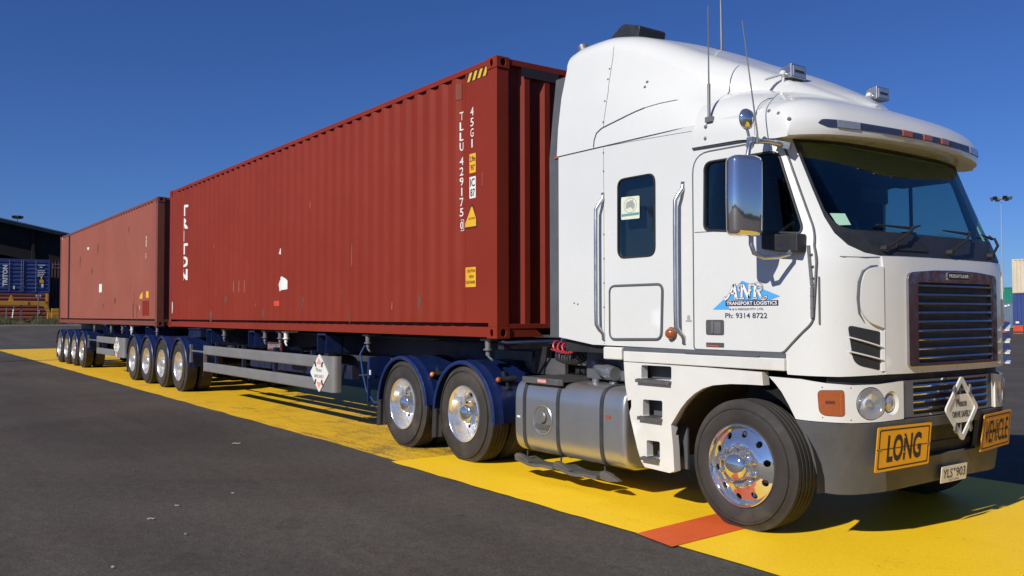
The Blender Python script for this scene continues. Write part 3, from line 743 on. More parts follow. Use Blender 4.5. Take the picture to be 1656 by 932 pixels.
# front of the trailer: coupler plate, brackets, hoses
kb = MB(); kb.box(-2.3, -.1, .62, 1.82, 1.21, 1.235); kb.box(-.12, -.02, .10, 2.34, 1.20, 1.295)
kb.prism([(-.15, .93), (.0, .93), (.06, 1.22), (-.15, 1.22)], 'y', .60, .68); kb.prism([(-.15, .93), (.0, .93), (.06, 1.22), (-.15, 1.22)], 'y', 1.76, 1.84)
kb.build('coupler_plate', 'chassis_dark', t1)
bb = MB(); bb.box(-2.86, -2.82, -.0, .30, .75, 1.02); bb.box(-2.88, -2.86, .0, .04, .45, 1.0); bb.build('front_bracket', 'blue_paint', t1)
MB().tube([(-3.05, .05, 1.16), (-3.08, .0, 1.05), (-3.0, -.0, .8), (-2.95, .03, .58), (-2.78, .05, .45), (-2.6, .1, .48)], .012, 8).build('air_hose', 'hose_blue', t1)
MB().box(-2.80, -2.77, -.012, -.002, .80, .86).build('reflector', 'label_white', t1)
bt = MB(); bt.tube([(-.04, .05, 1.285), (.02, .1, 1.27), (.20, .5, 1.28), (.42, .9, 1.28), (.46, 1.3, 1.27)], .016, 8); bt.build('air_hose', 'chassis_blue', t1)
reseat(t1)
t2 = empty('semi_trailer', 'blue skeletal trailer at the rear under the faded container', 'trailer', (-19.5, 1.22, 0), 'trailers of the road train')
trailer(t2, [-21.61, -22.88, -24.17, -25.47], -26.0, -13.3, (-19.41, -16.05), -17.08, (-19.0, -16.6, -14.4), (-20.4, -18.2, -16.9, -15.9, -13.5), -16.90)
reseat(t2)

# ================================================================== PRIME MOVER
T = empty('prime_mover', 'white cab-over truck with chrome grille towing both containers', 'truck', (1.2, 1.22, 0))
def P_(name, mb, mat, parent=None, **k): return mb.build(name, mat, parent or T, **k)
# plan of the cab: half outline from the middle of the front round to the rear, y measured from the centre line
HP = [(4.03, 0), (4.027, .3), (4.010, .6), (3.972, .8), (3.925, .93), (3.86, 1.05), (3.79, 1.125), (3.70, 1.185), (3.61, 1.212), (3.48, 1.22), (3.2, 1.22), (2.8, 1.22), (1.0, 1.22)]
def catmull(P, n=12):
    out = []
    for i in range(len(P)-1):
        p0, p1, p2, p3 = [np.array(P[max(0, min(len(P)-1, i+k))]) for k in (-1, 0, 1, 2)]
        if i == 0: p0 = np.array([P[1][0], -P[1][1]])
        d = np.linalg.norm(p2-p1); m1 = (p2-p0)/(np.linalg.norm(p2-p1)+np.linalg.norm(p1-p0))*d; m2 = (p3-p1)/(np.linalg.norm(p3-p2)+np.linalg.norm(p2-p1)+1e-9)*d
        for k in range(n):
            t_ = k/n; out.append((2*t_**3-3*t_**2+1)*p1+(t_**3-2*t_**2+t_)*m1+(-2*t_**3+3*t_**2)*p2+(t_**3-t_**2)*m2)
    out.append(np.array(P[-1])); return np.array(out)
PL = catmull(HP); PL[:, 1] = np.minimum(PL[:, 1], 1.22)
SL = np.concatenate([[0], np.cumsum(np.hypot(*np.diff(PL, axis=0).T))])
XR = 2.9
def kz(z):
    if z <= 1.90: return 1.0
    t_ = z-1.90; return 1-.425*(t_-.05*(1-math.exp(-t_/.05)))
def plan(s, z):
    x = float(np.interp(abs(s), SL, PL[:, 0])); v = float(np.interp(abs(s), SL, PL[:, 1]))
    if x > XR: x = XR+(x-XR)*kz(z)
    return Vector((x, CY+math.copysign(v, s), z))
def cabm(s, z):
    e = .012; a = plan(s-e, z); b_ = plan(s+e, z); c = plan(s, z-e); d = plan(s, z+e)
    n = (b_-a).cross(d-c); n.normalize(); return plan(s, z), n
def sv(v): return math.copysign(float(np.interp(abs(v), PL[:115, 1]+np.arange(115)*1e-7, SL[:115])), v)
def sx(x, z=1.5, side=-1):
    xb = XR+(x-XR)/kz(z) if x > XR else x
    return side*float(np.interp(-xb, -PL[:, 0], SL))
SX = lambda P, side=-1: [(sx(x, z, side), z) for x, z in P]
SVv = lambda P: [(sv(v), z) for v, z in P]
mir = lambda P: [(-a, b_) for a, b_ in P]

ws_half = [(-.60, 1.953), (-.82, 1.952), (-.93, 1.972), (-1.02, 2.022), (-1.072, 2.105), (-1.094, 2.22), (-1.102, 2.42), (-1.108, 2.63), (-1.112, 2.80)]
ws_out = SVv(ws_half)+mir(SVv(ws_half))[::-1]
gl_half = [(-.60, 2.122), (-.80, 2.124), (-.95, 2.130), (-1.02, 2.150), (-1.058, 2.195), (-1.078, 2.27), (-1.086, 2.43), (-1.092, 2.63), (-1.096, 2.78)]
gl_out = SVv(gl_half)+mir(SVv(gl_half))[::-1]
dw = rnd([(2.775, 2.71), (3.425, 2.70), (3.615, 2.15), (3.607, 2.108), (2.765, 2.195)], [.07, .06, .03, .02, .05])
sw = rnd([(1.806, 2.70), (2.240, 2.70), (2.237, 2.035), (1.802, 2.035)], .075)
side_holes = []
for sd_ in (-1, 1): side_holes += [SX(dw, sd_), SX(sw, sd_)]
REAR = sx(1.0)
bot = [(sx(1.0), 1.350), (sx(1.47), 1.293), (sx(2.65), 1.285), (sx(3.466), 1.283), (sx(3.50), 1.140), (sv(-1.1), 1.136), (sv(-.8), 1.148)]
bot = bot+mir(bot)[::-1]
shell_out = bot+[(-REAR, 3.02), (REAR, 3.02)]
sh = MB(); sheet(sh, shell_out, cabm, [ws_out]+side_holes, .028, 0, .075)
shell = P_('cab_shell', sh, 'white_paint', ang=28)
ln = MB(); sheet(ln, shell_out, cabm, [ws_out]+side_holes, .004, -.030, .12); P_('interior_lining', ln, 'interior', ang=60)
bk = MB(); bk.box(1.0, 1.03, .03, 2.41, 1.33, 3.02); P_('rear_wall', bk, 'white_paint')
fl = MB(); fl.box(1.04, 3.55, .05, 2.39, 1.22, 1.36); fl.box(3.3, 3.88, .30, 2.14, 1.14, 1.36); P_('cab_floor', fl, 'chassis_dark')
cl = MB(); cl.box(1.04, 3.30, .05, 2.39, 2.82, 2.86); cl.box(2.3, 2.36, .05, .7, 1.3, 2.82); cl.box(2.3, 2.36, 1.75, 2.39, 1.3, 2.82); P_('interior_lining', cl, 'interior')
# dashboard, wheel, seats
dsh = MB(); dsh.prism([(3.30, 1.50), (3.25, 2.02), (3.42, 2.13), (3.66, 2.09), (3.70, 1.5)], 'y', .14, 2.30); P_('dashboard', dsh, 'interior', bevel=.03)
stw = MB(); tp = [Vector((3.10, .60, 2.06))+Vector((.10*math.sin(a), .23*math.cos(a), .20*math.sin(a))) for a in [2*math.pi*k/28 for k in range(29)]]
stw.tube(tp, .016, 8, False); stw.cyl((3.10, .60, 2.06), (3.30, .60, 1.95), .05); stw.obox((3.10, .60, 2.06), (.01, 0, .0), (0, .22, 0), (.012, 0, .025)); P_('steering_wheel', stw, 'interior')
def seat(y):
    m_ = MB(); m_.box(2.45, 2.95, y-.25, y+.25, 1.62, 1.80); m_.prism([(2.42, 1.80), (2.56, 1.80), (2.44, 2.48), (2.30, 2.48)], 'y', y-.24, y+.24); m_.prism([(2.30, 2.50), (2.42, 2.50), (2.36, 2.68), (2.27, 2.68)], 'y', y-.13, y+.13); m_.box(2.5, 2.9, y-.2, y+.2, 1.36, 1.62)
    P_('seat', m_, 'seat_fabric', bevel=.035)
seat(.60); seat(1.84)
# glazing
co = MB(); sheet(co, ws_out, cabm, [gl_out], .02, .003, .07); P_('windscreen_surround', co, 'dark_plastic', ang=40)
gm = MB(); sheet(gm, gl_out, cabm, (), .005, -.004, .09); wsn = P_('windscreen', gm, 'screen_glass', ang=60)
tint = MB(); sheet(tint, [p for p in gl_out if p[1] > 2.6 or False]+[], cabm, (), .004, -.012, .1) if False else None
stk = MB(); sheet(stk, SVv([(-1.055, 2.245), (-.955, 2.245), (-.945, 2.165), (-1.035, 2.160)]), cabm, (), .002, -.001, .05); stk.build('registration_sticker', 'sticker_mint', wsn)
mi = MB(); mi.box(3.40, 3.44, 1.05, 1.39, 2.42, 2.54); P_('interior_mirror', mi, 'interior', bevel=.02)
hd = MB(); hd.box(3.05, 3.50, .2, 2.24, 2.66, 2.80); P_('header_console', hd, 'interior', bevel=.02)
# cowl: vents and wipers
cw = MB(); sheet(cw, SVv(rnd([(-.62, 2.06), (-.30, 2.06), (-.30, 1.99), (-.66, 1.99)], .03)), cabm, (), .012, .012, .06); P_('cowl_vent', cw, 'chassis_dark')
for y0, y1 in ((-.78, -.42), (-.02, .36), (.62, .98)):
    wp = MB(); a = plan(sv(y0), 2.0)+Vector((.03, 0, 0)); b_ = plan(sv(y1), 2.16)+Vector((.05, 0, 0))
    wp.tube([a, (a+b_)/2+Vector((.035, 0, .01)), b_], .010, 8); wp.cyl(a-Vector((.03, 0, 0)), a+Vector((.015, 0, 0)), .024, 10)
    c0 = plan(sv(y1-.34), 2.17)+Vector((.02, 0, 0)); c1_ = plan(sv(min(1.0, y1+.16)), 2.19)+Vector((.02, 0, 0)); wp.tube([c0, b_-Vector((.02, 0, 0)), c1_], [.006, .012, .006], 6)
    P_('wiper', wp, 'chassis_dark')

# ---- driver's door (near side)
door_xz = rnd([(2.662, 1.288), (2.662, 2.79), (3.43, 2.782), (3.687, 2.10), (3.687, 1.505), (3.466, 1.288)], [.03, .16, .10, .08, .05, .03], 6)
def mkdoor(side):
    d = MB(); sheet(d, SX(door_xz, side), cabm, [SX(dw, side)], .012, .010, .06); return P_('door', d, 'white_paint', ang=28)
door = mkdoor(-1); fdoor = mkdoor(1)
def seam(mb, pts, r=.008, side=-1, off=.006, closed=True):
    P = dens(SX(pts, side), .04, closed); P = P+[P[0]] if closed else P
    path = []
    for a, b_ in P:
        q, n = cabm(a, b_); path.append(q+n*off)
    mb.tube(path, r, 6); return mb
dsl = MB(); seam(dsl, [(x+(.006 if x > 3.2 else -.006), z) for x, z in door_xz], .010, off=.003); dsl.build('door_seal', 'seal', door)
gd = MB(); sheet(gd, SX(dw), cabm, (), .004, -.006, .1); dwn = gd.build('door_window', 'window_glass', door)
ws_ = MB(); seam(ws_, dw, .010, off=.008); ws_.build('window_seal', 'dark_plastic', dwn)
vw = MB(); seam(vw, [(3.02, 2.70), (3.02, 2.17)], .012, off=.0, closed=False); vw.build('window_bar', 'dark_plastic', dwn)
gd = MB(); sheet(gd, SX(dw, 1), cabm, (), .004, -.006, .1); gd.build('door_window', 'window_glass', fdoor)
vw = MB(); seam(vw, [(3.02, 2.70), (3.02, 2.17)], .016, 1, off=.0, closed=False); vw.build('window_bar', 'dark_plastic', fdoor)
dt_ = MB(); dt_.box(3.38, 3.56, 1.0, 1.22, 2.12, 2.17); dt_.box(3.40, 3.46, 1.62, 1.75, 2.10, 2.22); dt_.tube([(3.45, .95, 2.12), (3.43, .95, 2.26), (3.40, .93, 2.28)], .008, 6); P_('dashboard_clutter', dt_, 'grey_plastic', bevel=.006)
ln_ = MB(); seam(ln_, [(2.672, 2.185), (2.95, 2.176), (3.35, 2.13)], .003, off=.010, closed=False); ln_.build('panel_seam', 'seal', door)
hg = MB()
for z0, z1 in ((1.53, 1.74), (1.75, 2.02)):
    q0, n0 = cabm(sx(3.687), z0); q1, n1 = cabm(sx(3.687), z1); hg.cyl(q0+n0*.014, q1+n1*.014, .012, 10)
for z in (1.60, 1.68, 1.80, 1.88, 1.96):
    q, n = cabm(sx(3.687), z); hg.cyl(q+n*.014-Vector((0, 0, .004)), q+n*.014+Vector((0, 0, .004)), .0145, 10)
hg.build('hinge', 'steel_post', door)
hdl = MB(); sheet(hdl, rnd([(2.78, 1.402), (2.953, 1.402), (2.953, 1.515), (2.78, 1.515)], .018), VY(-.011), (), .012, .004, .1); hh = hdl.build('door_handle', 'grey_plastic', door, bevel=.002)
hp = MB(); hp.box(2.835, 2.860, -.024, -.014, 1.412, 1.505); hp.box(2.862, 2.925, -.020, -.0145, 1.41, 1.50); hp.build('latch_paddle', 'steel_post', hh, bevel=.003)
bd = MB(); sheet(bd, rnd([(2.78, 1.311), (2.952, 1.311), (2.952, 1.344), (2.78, 1.344)], .006), VY(-.011), (), .004, .003, .1); bdo = bd.build('badge', 'grey_plastic', door)
b2 = MB(); sheet(b2, rect(2.785, 2.905, 1.316, 1.325), VY(-.011), (), .001, .005, .2); b2.build('badge_stripe', 'label_red', bdo)
# door lettering
dm_ = VY(-.0105)
lg = MB(); lg.add([(x, -.0125, z) for x, z in ((2.848, 1.592), (3.01, 1.592), (2.97, 1.66), (3.36, 1.655), (3.455, 1.682), (3.125, 1.800), (2.96, 1.672))], [(0, 1, 2, 6), (6, 2, 3, 4, 5)])
lgo = lg.build('logo_triangle', 'logo_blue', door, fix=False)
tb = MB(); tb.add([(2.971, -.0135, 1.617), (3.440, -.0135, 1.617), (3.440, -.0135, 1.655), (2.971, -.0135, 1.655)], [(0, 1, 2, 3)]); tb.build('text_band', 'logo_navy', door, fix=False)
lt = MB(); letter(lt, 'TRANSPORT LOGISTICS', 2.982, 1.623, dm_, .448, .026, .0045, bold=.02); lt.build('lettering', 'label_white', door, fix=False)
lt = MB(); letter(lt, 'A & N RIDOLFI PTY. LTD.', 3.006, 1.586, dm_, .31, .015, .003, bold=.008); lt.build('lettering', 'logo_navy', door, fix=False)
lt = MB(); letter(lt, 'Ph: 9314 8722', 2.967, 1.528, dm_, .378, .038, .003, bold=.008); lt.build('lettering', 'logo_navy', door, fix=False)
def anr(mb, off, grow):
    # swash serif capitals drawn as ribbons
    def rib(P, w):
        for i in range(len(P)-1):
            a, b_ = Vector((*P[i], 0)), Vector((*P[i+1], 0)); d = (b_-a).normalized()*grow; n = Vector((-d.y, d.x, 0)).normalized()
            w = w if isinstance(w, list) else [w+.0035]*len(P); w0 = w[i]/2+grow; w1 = w[i+1]/2+grow
            a2, b2_ = a-d, b_+d
            mb.add([(p.x, -.0105-off, p.y) for p in (a2-n*w0, b2_-n*w1, b2_+n*w1, a2+n*w0)], [(0, 1, 2, 3)])
        if grow or True:
            for p, ww in zip(P[1:-1], (w[1:-1] if isinstance(w, list) else [w]*len(P))):
                mb.add([(p[0]+(ww/2+grow)*math.cos(k*.785), -.0105-off-.00005, p[1]+(ww/2+grow)*math.sin(k*.785)) for k in range(8)], [tuple(range(8))])
    def cv(cx, cy, rx, ry, a0, a1, n=9): return [(cx+rx*math.cos(R(a0+(a1-a0)*k/n)), cy+ry*math.sin(R(a0+(a1-a0)*k/n))) for k in range(n+1)]
    x0, z0 = 2.955, 1.668
    # A
    rib([(x0+.015, z0+.012)]+[(x0+.005, z0+.004), (x0+.018, z0-.004), (x0+.04, z0+.012), (x0+.075, z0+.062), (x0+.098, z0+.104)], .010); rib([(x0+.098, z0+.104), (x0+.118, z0+.004)], .021)
    rib([(x0+.058, z0+.040), (x0+.108, z0+.040)], .008); rib([(x0+.10, z0+.003), (x0+.138, z0+.003)], .007)
    # N
    rib(cv(x0+.158, z0+.078, .020, .022, 250, 60, 8)+[(x0+.178, z0+.100)], .009); rib([(x0+.172, z0+.100), (x0+.167, z0+.004)], .013); rib([(x0+.178, z0+.102), (x0+.232, z0+.004)], .020)
    rib([(x0+.232, z0+.004), (x0+.240, z0+.104)], .011); rib([(x0+.150, z0+.003), (x0+.188, z0+.003)], .007)
    # R
    rib(cv(x0+.262, z0+.078, .020, .022, 250, 60, 8)+[(x0+.285, z0+.102)], .009); rib([(x0+.292, z0+.104), (x0+.284, z0+.003)], .019)
    rib([(x0+.292, z0+.101)]+cv(x0+.312, z0+.078, .034, .023, 90, -90, 8)+[(x0+.292, z0+.056)], .012); rib([(x0+.312, z0+.055), (x0+.335, z0+.018)]+cv(x0+.360, z0+.010, .022, .014, 200, 380, 6), .014)
    rib([(x0+.268, z0+.003), (x0+.304, z0+.003)], .007); return mb
anr(MB(), .0040, .0042).build('lettering', 'logo_navy', door, fix=False)
anr(MB(), .0062, 0.0006).build('lettering', 'label_white', door, fix=False)

# ---- sleeper side: window, locker, handles, seams
sg = MB(); sheet(sg, SX(sw), cabm, (), .004, .002, .1); swn = P_('sleeper_window', sg, 'window_glass')
for sd_ in (1,):
    sg = MB(); sheet(sg, SX(sw, 1), cabm, (), .004, .002, .1); P_('sleeper_window', sg, 'window_glass')
bl = MB(); bl.box(1.78, 2.27, .10, .12, 2.0, 2.73); P_('window_blind', bl, 'grey_rubber')
s1 = MB(); seam(s1, sw, .008, off=.004); s1.build('window_seal', 'dark_plastic', swn)
st = MB(); sheet(st, rnd([(1.844, 2.355), (2.064, 2.350), (2.064, 2.538), (1.846, 2.546)], .012), VY(0), (), .001, .0045, .2); sto = st.build('window_sticker', 'sticker_cream', swn)
st = MB(); sheet(st, rect(1.85, 2.06, 2.380, 2.402), VY(0), (), .0005, .0055, .2); st.build('sticker_band', 'sticker_teal', sto)
st = MB(); sheet(st, ell(1.955, 2.468, .078, .064), VY(0), [ell(1.955, 2.468, .073, .059)], .0005, .0055, .03); sheet(st, ell(1.955, 2.478, .021, .020, 16), VY(0), [ell(1.955, 2.478, .013, .012, 12)], .0005, .0065, .03)
sheet(st, [(1.90, 2.45), (1.905, 2.49), (1.93, 2.505), (1.945, 2.498), (1.955, 2.512), (1.975, 2.505), (1.985, 2.518), (1.992, 2.495), (2.012, 2.47), (2.005, 2.445), (1.985, 2.43), (1.965, 2.45), (1.935, 2.452), (1.915, 2.44)], VY(0), (), .0005, .0054, .03); st.build('sticker_print', 'sticker_grey', sto)
lk = rnd([(1.699, 1.798), (2.322, 1.797), (2.305, 1.358), (1.699, 1.345)], .062)
ld = MB(); sheet(ld, [( (x-2.01)*.985+2.01, (z-1.57)*.98+1.57) for x, z in lk], VY(0), (), .010, .008, .12); lko = P_('locker_door', ld, 'white_paint')
l2 = MB(); seam(l2, lk, .0125, off=.004); l2.build('locker_seal', 'seal', lko)
for x, z0, z1 in ((1.618, 1.362, 2.585), (2.550, 1.352, 2.566)):
    gr = MB(); gr.tube([(x, -.006, z1), (x, -.012, z1-.03), (x-.012, -.045, z1-.075), (x-.03, -.062, z1-.12), (x-.033, -.062, z1-.3), (x-.033, -.062, z0+.25), (x-.03, -.062, z0+.11), (x-.012, -.045, z0+.065), (x, -.012, z0+.03), (x, -.006, z0)], .0175, 12)
    for z in (z0, z1): gr.obox((x, -.006, z), (.017, 0, 0), (0, .006, 0), (0, 0, .028)); gr.sphere((x, -.016, z), .008, 8)
    P_('grab_handle', gr, 'stainless')
ol = MB(); ol.lathe([(.050, 0), (.052, -.014), (.046, -.02)], (2.423, 0, 1.405), 'y', 24); olo = P_('side_lamp', ol, 'grey_plastic'); o2 = MB(); o2.lathe([(.045, -.016), (.043, -.034), (.034, -.050), (.018, -.058), (.0005, -.060)], (2.423, 0, 1.405), 'y', 24); o2.build('lens', 'orange_lens', olo, ang=60)
pl = MB(); pl.box(2.565, 2.625, -.003, -.001, 1.500, 1.512); pl.add([(2.58, -.002, 1.515), (2.61, -.002, 1.515), (2.61, -.002, 1.545), (2.595, -.002, 1.552), (2.58, -.002, 1.545)], [(0, 1, 2, 3, 4)]); P_('sleeper_decal', pl, 'sticker_grey', fix=False)
sm = MB()
seam(sm, [(1.0, 3.022), (1.3, 3.02), (1.509, 3.017)], .0045, off=0, closed=False); seam(sm, [(1.509, 3.015), (1.9, 3.005), (2.3, 2.99), (2.64, 2.975)], .002, off=0, closed=False)
seam(sm, [(1.622, 1.30), (1.622, 3.0)], .0022, off=0, closed=False)
P_('panel_seam', sm, 'seal')
rv = MB()
for x, z in [(1.622, z) for z in (1.36, 1.62, 1.83, 2.04, 2.25, 2.60, 2.80, 2.96)]+[(1.22, 1.66), (1.27, 1.65)]: rv.sphere((x, -.001, z), .0085, 8)
P_('rivets', rv, 'steel_post')
dg = MB(); seam(dg, [(2.657, 2.836), (2.9, 2.828), (3.25, 2.818)], .011, off=.008, closed=False); P_('drip_rail', dg, 'seal')

# ---- roof fairing over the sleeper
fx = [(.99, 1.232, 1.105, 4.10, .20), (1.10, 1.232, 1.10, 4.125, .20), (1.45, 1.232, 1.085, 4.125, .20), (1.70, 1.232, 1.07, 4.075, .21), (1.9, 1.232, 1.06, 4.005, .22), (2.1, 1.232, 1.045, 3.915, .23), (2.3, 1.230, 1.02, 3.815, .24), (2.5, 1.226, .985, 3.72, .25), (2.66, 1.205, .95, 3.645, .25), (2.82, 1.13, .89, 3.57, .24), (3.0, 1.00, .79, 3.475, .20), (3.2, .82, .62, 3.365, .15), (3.35, .60, .40, 3.275, .10), (3.47, .32, .16, 3.19, .06)]
def fsec(x, wb, wt, zt, r):
    zb = 3.018; zs = max(zb+.02, zt-r-.05); half = [(wb, zb), (wb-(wb-wt)*.12, zb+(zs-zb)*.30), (wb-(wb-wt)*.45, zb+(zs-zb)*.66), (wt, zs)]
    cw_ = wt-r*1.35
    for k in range(1, 9):
        a = math.pi/2*k/8; half.append((cw_+(wt-cw_)*math.cos(a)**.9, zs+(zt-.045-zs)*math.sin(a)))
    for k in range(1, 6): half.append((cw_*(1-k/5), zt-.045+.045*(1-(1-k/5)**2)))
    return [(x, CY-w, z) for w, z in half]+[(x, CY+w, z) for w, z in half[::-1][1:]]
FX = []
for i in range(len(fx)-1):
    for k in range(4):
        p0, p1, p2, p3 = [np.array(fx[max(0, min(len(fx)-1, i+j))]) for j in (-1, 0, 1, 2)]; t_ = k/4
        q = .5*(2*p1+(p2-p0)*t_+(2*p0-5*p1+4*p2-p3)*t_**2+(3*p1-p0-3*p2+p3)*t_**3); q[0] = p1[0]+(p2[0]-p1[0])*t_; FX.append(q)
FX.append(np.array(fx[-1]))
fm = MB(); fm.grid([fsec(*q) for q in FX], False, True, True); P_('roof_fairing', fm, 'white_paint', ang=50)
def fside(x, z):
    """near side of the fairing at x: y for a height z"""
    q = [np.interp(x, [f[0] for f in FX], [f[j] for f in FX]) for j in range(5)]; sec = fsec(x, *q[1:]); n = len(sec)//2+1
    return float(np.interp(z, [p[2] for p in sec[:n]], [p[1] for p in sec[:n]]))
fs = MB()
def fpath(pts, r): fs.tube([(x, fside(x, z)-.0005, z) for x, z in dens(pts, .03, False)], r, 6)
fpath([(1.505, 3.025), (1.510, 3.09), (1.535, 3.145), (1.60, 3.178), (1.72, 3.20), (1.85, 3.222), (2.0, 3.250), (2.1, 3.265)], .0065); fpath([(2.1, 3.265), (2.25, 3.275), (2.42, 3.275)], .0035)
fpath([(1.622, 3.19), (1.632, 3.5), (1.60, 3.8), (1.585, 3.93)], .0025)
P_('fairing_seam', fs, 'seal')
rv = MB()
for x, z in [(1.615, 3.23), (1.605, 3.42), (1.60, 3.62), (1.59, 3.72), (2.06, 3.50), (2.055, 3.455)]: rv.sphere((x, fside(x, z), z), .009 if x < 2 else .013, 8)
P_('fairing_rivets', rv, 'steel_post')
ex = MB(); ex.grid([[(x, y, z) for x in (.845, .995)] for y, z in ((.02, 1.35), (.018, 2.2), (.016, 3.02), (.06, 3.45), (.10, 3.78))]); ex.grid([[(x, y+.03, z) for x in (.845, .995)] for y, z in ((.02, 1.35), (.018, 2.2), (.016, 3.02), (.06, 3.45), (.10, 3.78))])
P_('side_extender', ex, 'grey_rubber'); e2 = MB(); e2.v = [(p[0], 2.44-p[1], p[2]) for p in ex.v]; e2.f = list(ex.f); P_('side_extender', e2, 'grey_rubber')
ml = MB(); ml.box(.93, .985, .005, .02, 3.005, 3.03); P_('marker_reflector', ml, 'orange_lens')

# ---- cab roof cap and sun visor
CX0 = 2.672
def ctop(t_):  # height over the middle along the roof; t: 0 rear, 1 front edge
    return float(np.interp(t_, [0, .12, .25, .5, .72, .86, .93, .97, 1], [3.365, 3.362, 3.345, 3.26, 3.15, 3.07, 3.01, 2.965, 2.913]))
def cbase(t_): return float(np.interp(t_, [0, .5, .75, .9, 1], [2.838, 2.826, 2.80, 2.782, 2.780]))
def cwid(t_): return float(np.interp(t_, [0, .6, .85, 1], [1.245, 1.248, 1.262, 1.268]))
def xf_(v): return 3.83-.135*(v/1.076)**2-.105*max(0, (abs(v)-.90)/.37)**2.2
def capside(x, z):
    tt = (x-CX0)/(xf_(1.2)-CX0); bw = max(0, min(1, (tt-.50)/.50)); bw = .72*bw*bw*(3-2*bw); rr = min(1, max(0, (z-cbase(tt))/(ctop(tt)-cbase(tt))))
    s_ = rr**(1/(.625-.36*bw)); return CY-cwid(tt)*math.sqrt(max(0, 1-s_*s_))**(.40-.16*bw)
rows = []; NA = 60
for i in range(33):
    t_ = i/32; t_ = t_**.85; row = []
    w, zb, zt = cwid(t_), cbase(t_), ctop(t_)
    bw = max(0, min(1, (t_-.50)/.50)); bw = .72*bw*bw*(3-2*bw)
    for j in range(NA+1):
        a = math.pi*j/NA; c_, s_ = math.cos(a), math.sin(a)
        v = -w*math.copysign(abs(c_)**(.40-.16*bw), c_); z = zb+(zt-zb)*(abs(s_)**(.625-.36*bw))
        z += (-.05*(1-bw)*(zt-zb)/.4+.058*bw)*(abs(v)/w)**2*(1 if s_ > .3 else s_/.3)
        row.append(Vector((CX0+(xf_(v)-CX0)*t_, CY+v, z)))
    rows.append(row)
front = rows[-1]
lipz = lambda v: 2.802-.020*(v/1.27)**2
for k, (bx, t_) in enumerate(((.012, .12), (.018, .35), (.018, .6), (.016, .8), (.010, .95), (-.006, 1.0))):
    rows.append([Vector((xf_(p.y-CY)+bx, p.y, p.z+(min(p.z, lipz(p.y-CY))-p.z)*t_)) for p in front])
rows.append([Vector((xf_(p.y-CY)-.05, p.y-math.copysign(.02, p.y-CY), min(p.z, lipz(p.y-CY))-.004)) for p in front])
rows.append([Vector((3.42-.10*((p.y-CY)/1.2)**2, CY+(p.y-CY)*.93, 2.80)) for p in front])
cm = MB(); cm.grid(rows); cap = P_('sun_visor', cm, 'white_paint', ang=38)
def fasc(v, t_):      # point on the visor's front fascia, t from top edge to lip
    j = min(range(len(front)), key=lambda k: abs(front[k].y-CY-v) if 2 < k < NA-2 else 9)
    zt = float(np.interp(v, [p.y-CY for p in front[3:-3]], [p.z for p in front[3:-3]])); z = zt+(lipz(v)-zt)*t_
    bx = float(np.interp(t_, [0, .12, .35, .6, .8, .95, 1], [0, .012, .018, .018, .016, .010, -.006])); return Vector((xf_(v)+bx, CY+v, z)), Vector((1, v*.25, .0)).normalized()
sb = MB(); sheet(sb, rnd([(-1.07, .22), (1.07, .22), (1.10, .42), (1.03, .62), (-1.03, .62), (-1.10, .42)], .04), fasc, (), .004, .004, .05); so = sb.build('visor_stripe', 'logo_navy', cap)
for v in (-.26, 0, .26, ):
    am = MB(); sheet(am, rect(v-.055, v+.055, .24, .60), fasc, (), .012, .015, .06); am.build('marker_lamp', 'orange_lens', so)
for v in (-.86, .86):
    am = MB(); sheet(am, rect(v-.10, v+.10, .23, .61), fasc, (), .008, .010, .06); am.build('corner_lamp', 'lamp_glass', so)
br = MB()
for x, z in ((2.80, 2.89), (2.80, 2.98), (3.38, 2.99), (3.47, 2.955), (3.56, 2.90)):
    yy = capside(x, z)
    br.lathe([(.014, .006), (.014, -.004), (.009, -.009), (.0005, -.010)], (x, yy, z), 'y', 10)
br.build('bolts', 'steel_post', cap)
cs_ = MB(); pth = []
for k in range(12):
    zz_ = 2.835+.40*k/11; pth.append((3.27-.02*k/11, capside(3.27, zz_)-.0005, zz_))
cs_.tube(pth, .003, 6); cs_.build('panel_seam', 'seal', cap)

# ---- things on the roof
for y0, lab in ((CY-.515, 0), (CY+.655, 1)):
    wl = MB(); z0 = 3.395; xw = 3.06
    wl.grid([[(x, y0+sy*w, z0+h) for sy, h in ((-1, 0), (1, 0), (1, hh_), (-1, hh_))] for x, w, hh_ in ((xw-.07, .075, .085), (xw-.02, .092, .104), (xw+.05, .095, .108))], True, True, True)
    w_ = P_('work_lamp', wl, 'stainless', bevel=.006)
    l_ = MB(); l_.box(xw+.048, xw+.056, y0-.072, y0+.072, z0+.014, z0+.092); lo = l_.build('lens', 'lamp_glass', w_); b_ = MB(); b_.box(xw+.056, xw+.059, y0-.058, y0+.058, z0+.044, z0+.060); b_.build('lens_bar', 'dark_plastic', lo)
    a_ = MB(); a_.tube([(3.06, y0-.07, z0+.03), (3.06, y0-.15, z0+.02), (3.05, y0-.34, z0-.05)], .010, 8); a_.tube([(3.06, y0-.13, z0+.03), (3.06, y0-.13, z0-.09)], .012, 8); a_.sphere((3.06, y0-.135, z0+.028), .026, 10); a_.build('bracket', 'white_paint', w_)
an = MB(); an.tube([(2.832, -.018, 3.03), (2.832, -.018, 3.30)], .012, 8); an.tube([(2.832, -.018, 3.30), (2.830, -.018, 3.90)], [.006, .0035], 6); an.box(2.80, 2.865, -.03, .0, 3.01, 3.05); P_('aerial', an, 'steel_post')
an = MB(); an.tube([(1.90, 1.22, 3.98), (1.89, 1.22, 4.9)], [.011, .006], 8); ao = P_('aerial', an, 'steel_post'); b_ = MB(); b_.prism([(1.82, 3.95), (2.10, 3.88), (2.09, 3.915), (1.9, 4.01), (1.83, 4.0)], 'y', 1.14, 1.30); b_.build('aerial_base', 'dark_plastic', ao)
